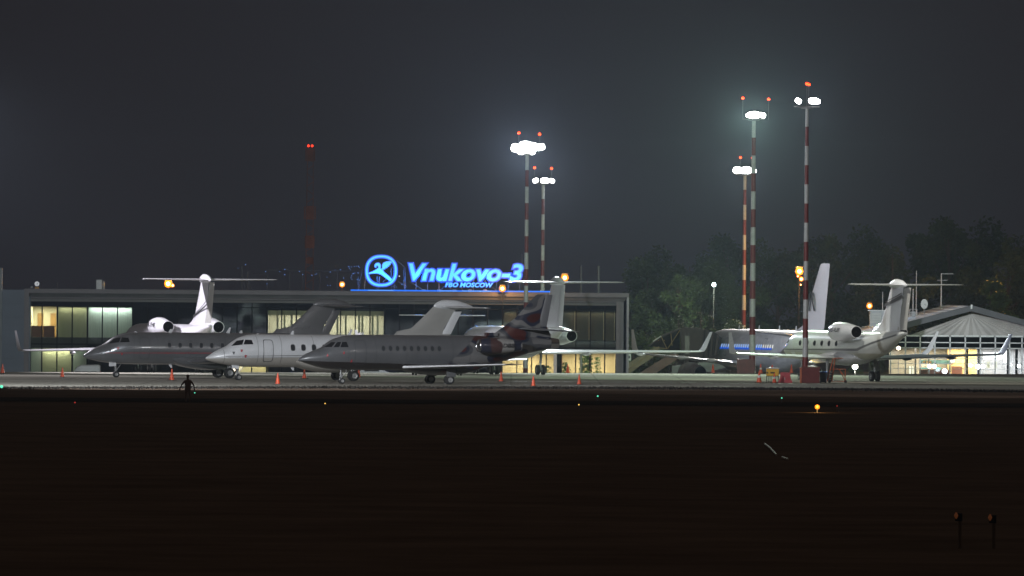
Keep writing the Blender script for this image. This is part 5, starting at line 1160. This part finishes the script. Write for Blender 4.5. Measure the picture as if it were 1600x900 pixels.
def b_cage(r_, z):
    q = MB()
    for sx in (-0.35, 0.35):
        for sy in (-0.3, 0.3): q.tube((sx, sy, 0), (sx, sy, 0.75), 0.03, n=6)
    for zz in (0.4, 0.75): q.tube((-0.35, -0.3, zz), (0.35, -0.3, zz), 0.03, n=6)
    q.build('cage', M['whitesteel'], r_); MB().box((0, 0, 0.3), (0.4, 0.4, 0.5)).build('cabinet', M['steel'], r_); MB().box((1.1, 0, 0.1), (1.1, 0.5, 0.25)).build('plinth', M['lightgrey'], r_)
hall_item('equipment_cage', 1427, 487, 33, b_cage, 'small caged equipment with a pale plinth on the hall roof', 'equipment')
def b_box2(r_, z): MB().box((0, 0, 0.28), (0.35, 0.6, 0.6)).build('casing', M['mwhite'], r_); MB().box((0.8, 0.5, 0.2), (1.2, 0.5, 0.5)).build('duct', M['greyroof'], r_); MB().box((0, 0, 0.60), (0.4, 0.65, 0.04)).build('lid', M['steel'], r_)
hall_item('roof_unit', 1409.5, 500, 20, b_box2, 'white vent box just right of the rightmost T-tail fin', 'vent')
# ------------------------------------------------------------------ boarding stairs at the airliner
YST = 1118.0
def sx_(px): return pt(px, 550, YST).x
def sz_(px, y): return pt(px, y, YST).z + 1.9
root = empty('boarding_stairs', (sx_(1060), YST, -1.9), 0, 'dark covered passenger boarding stairs with an arched canopy at the airliner nose', 'boarding stairs'); x0_ = sx_(1060)
dk = mat('dark_canopy_fabric', (0.045, 0.032, 0.030), 0.7, 0, 0.2, 1.5); amber = mat('amber_side_glazing', (0.14, 0.095, 0.025), 0.4, 0, 0.35, 1.5); rust = mat('brown_stringer_paint', (0.16, 0.085, 0.065), 0.55, 0, 0.2, 1)
def side_poly(name, pts, m, y0, y1, parent=None):
    n = len(pts); v = [(sx_(a) - x0_, y0, sz_(a, c)) for a, c in pts] + [(sx_(a) - x0_, y1, sz_(a, c)) for a, c in pts]
    b = MB(); b.add(v, [tuple(range(n)), tuple(range(2 * n - 1, n - 1, -1))] + [(i, (i + 1) % n, n + (i + 1) % n, n + i) for i in range(n)]); return b.build(name, m, parent or root)
side_poly('canopy_box', [(1066, 556), (1062, 514), (1070, 511.5), (1088, 512), (1100, 514), (1100, 558)], dk, 0, 2.6)
for k in range(7):
    t = k / 6; side_poly('canopy_rib', [(1099 + k * 4.2, 514.2 + t * t * 11), (1102.6 + k * 4.2, 514.5 + (t + .1) ** 2 * 11), (1101 + k * 3.6, 560 - t * 6), (1098 + k * 3.6, 560 - t * 6)], dk if k % 2 else mat('black_rib', (0.02, 0.016, 0.018), 0.8, 0, 0.1, 2), -0.12 * (k % 2), 2.6)
side_poly('door_glass', [(1070, 553), (1070, 525), (1077, 525), (1077, 553)], mat('dim_glass', (0.10, 0.085, 0.075), 0.2, 0, 0.2, 2), -0.05, 0)
side_poly('truss_enclosure', [(1012, 541), (1034, 524), (1062, 514.5), (1062, 548), (1050, 548)], M['gdark'], 0.05, 0.08)
side_poly('stair_roof', [(1012, 541), (1034, 524), (1062, 513), (1062, 515), (1034, 526.5), (1014, 542)], dk, 0, 2.4)
side_poly('side_glazing', [(972, 583), (972, 574), (1014, 547), (1030, 541), (1030, 552), (1000, 572), (985, 583)], amber, 0, 0.05)
side_poly('stringer', [(1000, 583), (1048, 553), (1060, 553), (1060, 560), (1025, 583)], rust, -0.06, 0.0)
side_poly('stringer', [(1000, 583), (1048, 553), (1060, 553), (1060, 560), (1025, 583)], rust, 2.3, 2.36)
b = MB()
for k in range(18): u = k / 17; b.box((sx_(985 + 70 * u) - x0_, 1.2, sz_(1000, 594 - 42 * u)), (0.28, 2.2, 0.06))
b.build('steps', M['steel'], root)
b = MB(); b2 = MB()
for (a, c) in (((1033, 526), (1042, 545)), ((1048, 521), (1050, 540)), ((1020, 542), (1042, 545)), ((1062, 516), (1043, 545))): b.tube((sx_(a[0]) - x0_, -0.04, sz_(*a)), (sx_(c[0]) - x0_, -0.04, sz_(*c)), 0.035, n=5)
for k in range(5): b2.tube((sx_(976 + 11 * k) - x0_, -0.03, sz_(980, 581 - 7.2 * k)), (sx_(978 + 11 * k) - x0_, -0.03, sz_(980, 574 - 7 * k)), 0.03, n=5)
b2.tube((sx_(974) - x0_, -0.03, sz_(974, 582)), (sx_(1028) - x0_, -0.03, sz_(1028, 546)), 0.035, n=5)
b.build('brace', mat('yellow_brace', (0.25, 0.17, 0.05), 0.5), root); b2.build('handrail', mat('yellow_brace', (0.25, 0.17, 0.05), 0.5), root)
side_poly('chassis', [(1050, 583), (1050, 572), (1100, 566), (1112, 560), (1135, 575), (1135, 583)], M['fingrey'], 0.1, 2.0)
for px in (1060, 1120):
    w_ = MB().lathe([(-0.15, 0.15), (-0.15, 0.42), (0.15, 0.42), (0.15, 0.15)], (sx_(px) - x0_, 0, 0.42), 'Y', 16, True).build('wheel', M['tyre'], root)
MB().tube((sx_(1020) - x0_, 0, sz_(1020, 533.5)), (sx_(1033) - x0_, 0, sz_(1033, 525)), 0.07, n=6).build('lit_edge', M['mwhite'], root)
o = MB().box((0, 0, 1.0), (0.5, 0.05, 0.65)).box((0, 0.06, 0.5), (0.06, 0.06, 1.0)).build('info_board', M['mwhite'], None, loc=(pt(982, 558, 1100).x, 1100, pt(982, 558, 1100).z - 1.0)); tag(o, 'small white board with a dark round symbol at the terminal right corner', 'sign')
MB().lathe([(0, 0.001), (0, 0.14), (0.01, 0.14)], (0.02, -0.04, 1.0), 'Y', 14).build('symbol', M['blackpaint'], o)
# wall fittings on the terminal end
for k, y in enumerate((509, 540)):
    p = pt(981, y, YB - 0.3); o = MB().box((0, 0, 0), (0.22, 0.25, 0.28)).tube((0, 0.1, 0.14), (0, 0.3, 0.3), 0.03).build('wall_lamp', M['steel'], None, loc=p); tag(o, ['upper unlit lamp on the right corner of the terminal', 'lower unlit lamp on the right corner of the terminal'][k], 'lamp', 'unlit wall lamps on the terminal corner')

# ------------------------------------------------------------------ cones
def make_cone():
    r = empty('traffic_cone', (0, 0, 0)); t = MB(); t.lathe([(0.03, 0.165), (0.33, 0.105)], (0, 0, 0), 'Z', 16); t.smooth = True; t.build('cone_body', M['cone'], r)
    t = MB().lathe([(0.33, 0.107), (0.47, 0.080)], (0, 0, 0), 'Z', 16); t.smooth = True; t.build('reflective_band', M['cone'], r)
    t = MB().lathe([(0.47, 0.078), (0.75, 0.035), (0.75, 0.0)], (0, 0, 0), 'Z', 16); t.smooth = True; t.build('cone_top', M['cone'], r)
    MB().box((0, 0, 0.018), (0.46, 0.46, 0.035)).build('base', M['conb'], r); return r
C0 = make_cone()
cones = [(97.5, 590, 'dark orange cone left of the silver jet nose'), (268.5, 594.8, 'orange cone under the silver jet belly'), (434, 601, 'orange cone under the white jet windows'), (475.5, 592, 'orange cone behind the grey trijet nose'), (783, 596.8, 'orange cone below the trijet wing tip'),
         (833.5, 604, 'dark orange cone nearest the grass right of the trijet'), (905, 601.5, 'orange cone in front of the terminal lobby'), (1186.2, 599, 'orange cone left of the yellow machine'), (1210, 599, 'orange cone between yellow machine and red barrier'), (4, 584, 'dark cone at the far left edge'), (887, 583.6, 'small far cone against the lobby window'), (1236.5, 583.8, 'small far cone right of the red barrier'), (1188.5, 584.5, 'far banded cone behind the cone left of the yellow machine'), (560.5, 590.2, 'cone beside the white jet main wheel'), (1114, 583.4, 'cone under the airliner wing')]
for i, (px, yb, lb) in enumerate(cones):
    Y = F_PX * CAM_H / (yb - (440 + ROLL * (px - 800))); o = C0 if i == 0 else copy_tree(C0)
    p = on_ground(px, Y); o.location = (p.x, Y, 0.03); s = {12: 1.15, 1: 1.2, 2: 1.15, 7: 1.3}.get(i, 1.05); o.scale = (s, s, s); o.rotation_euler = (0, 0, i * 0.7); tag(o, lb, 'traffic cone', 'orange traffic cones on the apron')
    if i in (12, 7, 8):
        for ch in kids(o):
            if ch.name.startswith('reflective_band'): ch.data = ch.data.copy(); ch.data.materials[0] = M['conew']
# ------------------------------------------------------------------ ground equipment by the nearest mast
YG = 926.0; P_ = lambda px: pt(px, 595, YG).x
root = empty('ground_power_unit', (P_(1207), YG, 0.03), 0, 'yellow boxy machine on a thin legged black stand with an orange beacon', 'machine')
MB().box((0, 0, 0.84), (1.0, 0.7, 0.56)).build('casing', M['yellow'], root)
rf_ = MB().box((0, 0, 1.16), (1.04, 0.74, 0.08)).box((0, 0, 1.22), (0.7, 0.6, 0.05)).build('lid', M['whitesteel'], root)
MB().box((0.0, -0.36, 0.80), (0.36, 0.03, 0.12)).box((-0.42, -0.36, 0.80), (0.12, 0.03, 0.12)).build('vent', M['blackpaint'], root)
MB().box((0, 0, 0.53), (1.0, 0.66, 0.06)).build('base_frame', M['blackpaint'], root)
for sx in (-0.48, -0.3, -0.12, 0.2, 0.46): MB().tube((sx, -0.3, 0), (sx, -0.3, 0.5), 0.022, n=6).build('leg', M['blackpaint'], root)
for sx in (-0.46, 0.46): MB().tube((sx, 0.3, 0), (sx, 0.3, 0.5), 0.022, n=6).build('leg', M['blackpaint'], root)
MB().lathe([(1.24, 0.07), (1.36, 0.07), (1.42, 0.02)], (-0.02, 0, 0), 'Z', 12, True).build('beacon', M['cone'], root)
root = empty('road_barrier', (P_(1226.5), YG - 1, 0.03), 0, 'faded red plastic barrier with flared foot beside the yellow machine', 'barrier')
b = MB(); rs = []
for (z, w, d) in ((0, 0.56, 0.30), (0.12, 0.56, 0.29), (0.35, 0.44, 0.2), (0.6, 0.40, 0.13), (0.82, 0.41, 0.11)):
    rs.append([(-w, -d, z), (w, -d, z), (w, d, z), (-w, d, z)])
b.rings(rs); b.build('barrier_body', M['pink'], root); MB().box((0, -0.12, 0.84), (0.7, 0.06, 0.03)).build('top_rail', M['pink'], root); MB().box((-0.05, -0.22, 0.33), (0.05, 0.05, 0.22)).build('marker', M['mwhite'], root)
root = empty('waste_bin', (P_(1286.5), YG + 0.5, 0.03), 0, 'dark bin with bright blue lid right of the red mast cabinet', 'bin')
b = MB(); rs = [[(-w, -w, z), (w, -w, z), (w, w, z), (-w, w, z)] for z, w in ((0.05, 0.24), (0.85, 0.30))]; b.rings(rs).build('bin_body', M['navybin'], root); MB().box((0, 0, 0.90), (0.66, 0.66, 0.08)).build('bin_lid', mat('blue_plastic', (0.02, 0.13, 0.6), 0.4, 0, 0.1, 3), root)
for sx in (-0.2, 0.2): MB().lathe([(-0.04, 0.02), (-0.04, 0.08), (0.04, 0.08)], (sx, 0.28, 0.08), 'Y', 10).build('wheel', M['tyre'], root)
root = empty('service_platform', (P_(1308), YG + 2.5, 0.03), 0, 'orange steel work platform on small wheels under the rightmost jet', 'platform')
b = MB()
for (a, c) in (((-0.75, 0.08), (-0.25, 2.0)), ((-0.35, 0.08), (-0.1, 2.0)), ((0.75, 0.10), (0.25, 1.1)), ((0.72, 0.1), (0.72, 1.1)), ((0.2, 1.1), (0.72, 0.5))):
    for sy in (-0.4, 0.4): b.tube((a[0], sy, a[1]), (c[0], sy, c[1]), 0.028, n=6)
b.build('frame', M['orange'], root)
for z in (0.28, 0.45, 0.65, 0.85, 1.1): MB().box((-0.55 + z * 0.22, 0, z), (0.28, 0.8, 0.03)).build('step', M['orange'], root)
MB().box((0.25, 0, 1.12), (1.05, 0.85, 0.05)).box((0.15, 0, 2.0), (0.75, 0.85, 0.05)).build('deck', M['orange'], root); MB().box((0, -0.4, 0.14), (1.5, 0.05, 0.06)).box((0, 0.4, 0.14), (1.5, 0.05, 0.06)).build('chassis', M['orange'], root)
for sx in (-0.55, 0.75):
    for sy in (-0.4, 0.4): MB().lathe([(-0.04, 0.02), (-0.04, 0.11), (0.04, 0.11), (0.04, 0.02)], (sx, sy, 0.11), 'Y', 12).build('wheel', M['tyre'], root)
# parked vehicles beyond the rise
def van(px, Y, label, rz=0.0, ln=3.1):
    p = on_ground(px, Y); root = empty('parked_van', (p.x, Y, p.z + 0.03), rz, label, 'van')
    b = MB(); rs = []
    for (x, zt, hw, zb) in ((-1.55, 0.9, 0.75, 0.35), (-1.45, 1.05, 0.82, 0.3), (-1.0, 1.25, 0.86, 0.3), (-0.55, 1.85, 0.86, 0.3), (-0.2, 1.98, 0.86, 0.3), (1.3, 2.0, 0.86, 0.3), (1.5, 1.9, 0.84, 0.35)):
        rs.append([(x, -hw, zb), (x, -hw, zt * 0.55), (x, -hw * 0.92, zt - 0.08), (x, -hw * 0.8, zt), (x, hw * 0.8, zt), (x, hw * 0.92, zt - 0.08), (x, hw, zt * 0.55), (x, hw, zb)])
    b.rings(rs); b.smooth = True; b.build('body', M['vanpaint'], root)
    for x0, x1 in ((-0.75, -0.25), (-0.15, 0.5), (0.58, 1.2)): MB().box(((x0 + x1) / 2, -0.845, 1.26), (x1 - x0, 0.04, 0.26)).build('side_window', M['cockpit'], root)
    for x in (-0.95, 0.95):
        for sy in (-0.8, 0.8):
            w = MB().lathe([(-0.1, 0.15), (-0.1, 0.33), (0.1, 0.33), (0.1, 0.15)], (x, sy, 0.33), 'Y', 18).build('wheel', M['tyre'], root); MB().lathe([(-0.11, 0.01), (-0.11, 0.17), (0.11, 0.17), (0.11, 0.01)], (x, sy, 0.33), 'Y', 14).build('wheel_rim', M['gear'], w)
    MB().box((1.52, -0.6, 1.2), (0.05, 0.14, 0.5)).build('tail_light', M['red'], root); MB().box((-1.56, -0.55, 0.75), (0.05, 0.3, 0.14)).build('headlight', M['mwhite'], root)
    return root
van(131, 1046, 'white van half hidden by the rise left of the silver jet nose wheel')
# ground lamp beyond and vehicle lights
def small_light(px, py, Y, r, m, label, power=0, col=(1, 1, 1), ground=None, name='ground_light'):
    p = pt(px, py, Y); zb = (gz(p.x, Y) if ground is None else ground)
    if Y < edgeY(p.x): zb = -0.05
    root = empty(name, (p.x, Y, zb), 0, label, 'light', 'small coloured airfield lights'); h = max(0.1, p.z - zb)
    MB().tube((0, 0, 0), (0, 0, h - r * 0.5), 0.03).build('stem', M['steel'], root)
    q = MB().lathe([(-r, 0.01), (-r * 0.6, r * 0.8), (0, r), (r * 0.6, r * 0.8), (r, 0.01)], (0, 0, h), 'Z', 12); q.smooth = True; q.build('lens', m, root)
    if power: lamp('lamp_light', (0, -0.4, h + 0.1), power, col, 0.1, root)
GRN = emit('green_lens', (0.15, 1.0, 0.6), 1.3); AMB = emit('amber_lens', (1.0, 0.6, 0.12), 1.6); REDL = emit('red_lens', (0.6, 0.05, 0.04), 0.7)
def gy(px, y): return F_PX * (CAM_H - 0.3) / (y - 440 - ROLL * (px - 800))
small_light(1277, 636, gy(1277, 636), 0.16, M['orangeglow'], 'bright yellow ground light in the grass at right', 60, (1.0, 0.6, 0.2))
small_light(2.5, 604, gy(2.5, 604), 0.11, GRN, 'green ground light at the far left edge')
small_light(117, 629, gy(117, 629), 0.05, REDL, 'dim red ground light in the grass at left')
small_light(508, 630.5, gy(508, 630.5), 0.04, AMB, 'small amber ground light below the trijet nose')
small_light(904.5, 632.5, gy(904.5, 632.5), 0.045, AMB, 'small amber ground light in the middle of the grass')
small_light(934, 619, gy(934, 619), 0.055, GRN, 'small green ground light right of centre')
small_light(1221.5, 622, gy(1221.5, 622), 0.045, GRN, 'small green ground light left of the bright yellow one')
small_light(1308, 634.5, gy(1308, 634.5), 0.04, REDL, 'dim red ground light right of the bright yellow one')
small_light(1336, 573, 1050, 0.27, emit('white_ground_lamp', (1.0, 1.0, 0.85), 10), 'glaring white lamp under the belly of the rightmost jet', 1500, (1, 1, 0.8))
small_light(1379 + 25, 544, 1108, 0.20, emit('warm_white_lamp', (1.0, 0.86, 0.6), 6), 'warm lamp seen just above the dark blue wing', 200, (1, 0.8, 0.5))
for i, (px, py, r, m, lb) in enumerate(((1452.5, 572.5, 0.22, emit('warm_white_lamp', (1.0, 0.86, 0.6), 6), 'left warm light of the pair before the lit bar'), (1459.8, 572.5, 0.22, emit('warm_white_lamp', (1.0, 0.86, 0.6), 6), 'right warm light of the pair before the lit bar'), (1476, 580, 0.24, emit('cold_lamp', (0.8, 0.95, 1.0), 14), 'dazzling white light at the hall entrance'), (1528, 573, 0.24, emit('cold_lamp', (0.8, 0.95, 1.0), 14), 'cold white light left of the pair below the screen'), (1536, 572.5, 0.22, emit('warm_white_lamp', (1.0, 0.86, 0.6), 6), 'warm white light right of the pair below the screen'), (1592, 572, 0.16, emit('cold_lamp', (0.8, 0.95, 1.0), 14), 'cold white light near the right edge of the hall'))):
    small_light(px, py, 1112, r, m, lb, 0, ground=-1.9)
small_light(363, 578.5, 1048, 0.26, emit('warm_white_lamp', (1.0, 0.86, 0.6), 6), 'warm light seen behind the white jet nose wheel', 0, ground=-1.9)
# bottom right: two dim marker posts close to the camera
for i, (px, y0) in enumerate(((1497, 803), (1550, 806))):
    Y = 352.0; p = pt(px, y0, Y); r_ = empty('marker_post', (p.x, Y, -0.05), 0, ['left one of two dim amber marker posts at bottom right', 'right one of two dim amber marker posts at bottom right'][i], 'marker post', 'dim marker posts')
    MB().tube((0.06, 0, 0), (0.06, 0, p.z - 0.1), 0.05).build('post', mat('brown_post', (0.10, 0.06, 0.03), 0.7), r_); MB().lathe([(-0.10, 0.02), (0, 0.07), (0.10, 0.02)], (-0.06, -0.05, p.z), 'Z', 10).build('lens', emit('dim_amber', (0.30, 0.09, 0.03), 0.14), r_)
    MB().box((0.02, 0, p.z - 0.05), (0.22, 0.12, 0.24)).build('lamp_housing', M['mull'], r_)
# thin pale strip in the grass
p0, p1 = pt(1195, 694, 560), pt(1231, 718, 518)
b = MB(); ptsx = [(1195, 694), (1204, 701), (1213, 711), (1222, 715), (1231, 718)]
vs = []
for (a, c) in ptsx:
    Y = F_PX * CAM_H / (c - 440 - ROLL * (a - 800)); P = pt(a, c, Y); vs.append(Vector((P.x, Y, 0.02)))
for k, (a, c) in enumerate(zip(vs, vs[1:])):
    if k != 2: b.tube(a, c, 0.05, n=5)
o = b.build('plastic_tape', mat('pale_tape', (0.5, 0.47, 0.42), 0.5)); tag(o, 'pale broken strip of tape lying in the dark grass at right', 'tape')

# ------------------------------------------------------------------ person in the grass
def person():
    Yp = 750.0; p = pt(293.5, 600, Yp); root = empty('person', (p.x, Yp, -0.05), 0, 'person in dark clothes, arms held out, with a green light, on the dark grass', 'person')
    J = {'pelvis': (0, 0, 0.95, 0.15), 'waist': (0, 0, 1.10, 0.135), 'chest': (0, 0.01, 1.30, 0.165), 'neckb': (0, 0.02, 1.49, 0.085), 'neck': (0, 0.02, 1.55, 0.065), 'head': (0, 0.03, 1.64, 0.088), 'headt': (0, 0.03, 1.74, 0.082), 'headtt': (0, 0.03, 1.80, 0.05),
         'shl': (-0.19, 0.01, 1.42, 0.075), 'ell': (-0.38, -0.02, 1.20, 0.052), 'wrl': (-0.50, 0.05, 0.96, 0.036), 'pal': (-0.53, 0.07, 0.90, 0.034),
         'shr': (0.19, 0.01, 1.42, 0.075), 'elr': (0.37, -0.02, 1.18, 0.052), 'wrr': (0.43, 0.06, 0.93, 0.036), 'par': (0.44, 0.09, 0.86, 0.034),
         'hil': (-0.10, 0, 0.88, 0.105), 'knl': (-0.13, 0.02, 0.50, 0.068), 'anl': (-0.14, 0, 0.10, 0.048), 'tol': (-0.15, 0.16, 0.05, 0.042),
         'hir': (0.10, 0, 0.88, 0.105), 'knr': (0.13, 0.02, 0.50, 0.068), 'anr': (0.14, 0, 0.10, 0.048), 'tor': (0.15, 0.16, 0.05, 0.042)}
    Ed = [('pelvis', 'waist'), ('waist', 'chest'), ('chest', 'neckb'), ('neckb', 'neck'), ('neck', 'head'), ('head', 'headt'), ('headt', 'headtt'), ('chest', 'shl'), ('shl', 'ell'), ('ell', 'wrl'), ('wrl', 'pal'), ('chest', 'shr'), ('shr', 'elr'), ('elr', 'wrr'), ('wrr', 'par'),
          ('pelvis', 'hil'), ('hil', 'knl'), ('knl', 'anl'), ('anl', 'tol'), ('pelvis', 'hir'), ('hir', 'knr'), ('knr', 'anr'), ('anr', 'tor')]
    for sgn, pal in ((-1, 'pal'), (1, 'par')):
        bx_, by_, bz_, _ = J[pal]
        for f, (dx, l) in enumerate(((-0.024, 0.062), (-0.008, 0.072), (0.008, 0.068), (0.024, 0.055))):
            J['%s%da' % (pal, f)] = (bx_ + dx, by_ + 0.012, bz_ - 0.045, 0.010); J['%s%db' % (pal, f)] = (bx_ + dx, by_ + 0.030, bz_ - 0.045 - l * 0.5, 0.009); J['%s%dc' % (pal, f)] = (bx_ + dx, by_ + 0.055, bz_ - 0.045 - l * 0.75, 0.008)
            Ed += [(pal, '%s%da' % (pal, f)), ('%s%da' % (pal, f), '%s%db' % (pal, f)), ('%s%db' % (pal, f), '%s%dc' % (pal, f))]
        J[pal + 't'] = (bx_ - sgn * 0.045, by_ + 0.02, bz_ - 0.015, 0.011); J[pal + 'u'] = (bx_ - sgn * 0.05, by_ + 0.05, bz_ - 0.045, 0.009); Ed += [(pal, pal + 't'), (pal + 't', pal + 'u')]
    names = list(J); me = bpy.data.meshes.new('body'); me.from_pydata([J[n][:3] for n in names], [(names.index(a), names.index(b_)) for a, b_ in Ed], [])
    o = bpy.data.objects.new('body', me); C.objects.link(o); o.parent = root; me.materials.append(M['cloth'])
    md = o.modifiers.new('skin', 'SKIN'); md.use_smooth_shade = True
    for i, n in enumerate(names): me.skin_vertices[0].data[i].radius = (J[n][3], J[n][3])
    me.skin_vertices[0].data[0].use_root = True
    s2 = o.modifiers.new('sub', 'SUBSURF'); s2.levels = 1; s2.render_levels = 1
    hd = MB(); hd.smooth = True
    hd.lathe([(-0.10, 0.02), (-0.07, 0.06), (0, 0.082), (0.07, 0.085), (0.12, 0.075), (0.155, 0.03)], (0, 0.04, 1.66), 'Z', 18); hd.build('head_face', M['skin'], root)
    cp = MB(); cp.smooth = True; cp.lathe([(0, 0.096), (0.05, 0.10), (0.11, 0.095), (0.15, 0.06), (0.16, 0.01)], (0, 0.035, 1.68), 'Z', 18); cp.build('cap', M['cloth'], root)
    MB().box((0, 0.118, 1.65), (0.03, 0.03, 0.045)).build('nose', M['skin'], root)
    t = MB().tube((0.44, 0.12, 0.80), (0.445, 0.16, 0.66), 0.022, n=10).build('signal_torch', M['blackpaint']); t.location = (p.x, Yp, -0.05); tag(t, 'small torch with green light in the right hand of the person', 'torch')
    MB().lathe([(-0.05, 0.005), (0, 0.045), (0.05, 0.005)], (0.45, 0.16, 0.66), 'Z', 10).build('lens', GRN, t)
    jk = MB(); jk.smooth = True; rs = []
    for (z, w, d) in ((0.82, 0.20, 0.15), (1.0, 0.19, 0.15), (1.2, 0.205, 0.155), (1.38, 0.215, 0.15), (1.47, 0.16, 0.12), (1.52, 0.09, 0.09)):
        rs.append([(w * math.cos(6.283 * i / 18), d * math.sin(6.283 * i / 18) + 0.01, z) for i in range(18)])
    jk.rings(rs).build('jacket', M['cloth'], root)
person()

# ------------------------------------------------------------------ far buildings and clutter under the jets
for i, (px0, px1, yt, Y, lb, m) in enumerate(((520, 545, 577, 1040, 'low white car seen under the trijet, right of the white jet wheels', 'vanpaint'),)):
    xa, xb = pt(px0, 580, Y).x, pt(px1, 580, Y).x; zg = gz((xa + xb) / 2, Y); r_ = empty('parked_car', ((xa + xb) / 2 + 2.5, Y, zg), 0, lb, 'car')
    b = MB(); rs = []
    for (x, zt_, zb_) in ((-2.1, 0.75, 0.3), (-1.9, 0.85, 0.25), (-0.9, 0.98, 0.25), (-0.3, 1.42, 0.25), (0.9, 1.45, 0.25), (1.6, 1.05, 0.25), (2.1, 0.9, 0.3)):
        rs.append([(x, -0.85, zb_), (x, -0.88, min(zt_, 0.9)), (x, -0.7 if zt_ > 1 else -0.8, zt_), (x, 0.7 if zt_ > 1 else 0.8, zt_), (x, 0.88, min(zt_, 0.9)), (x, 0.85, zb_)])
    b.rings(rs); b.smooth = True; b.build('body', M[m], r_)
    for x in (-1.35, 1.35):
        for sy in (-0.8, 0.8): MB().lathe([(-0.1, 0.1), (-0.1, 0.31), (0.1, 0.31), (0.1, 0.1)], (x, sy, 0.31), 'Y', 16).build('wheel', M['tyre'], r_)
    MB().box((0.3, -0.78, 1.18), (1.3, 0.1, 0.3)).build('side_window', M['cockpit'], r_)

# ------------------------------------------------------------------ haze
if HAZE > 0:
    b = MB().box((0, 1480, 21), (1500, 3100, 48)); hm = bpy.data.materials.new('haze_volume'); hm.use_nodes = True; t = hm.node_tree; t.nodes.clear()
    o_ = t.nodes.new('ShaderNodeOutputMaterial'); pv = t.nodes.new('ShaderNodeVolumePrincipled'); pv.inputs['Density'].default_value = HAZE; pv.inputs['Color'].default_value = (0.66, 0.80, 1.0, 1); pv.inputs['Anisotropy'].default_value = 0.45
    t.links.new(pv.outputs[0], o_.inputs['Volume']); o = b.build('haze', hm); tag(o, 'thin night haze over the airfield', 'haze', kind='stuff')
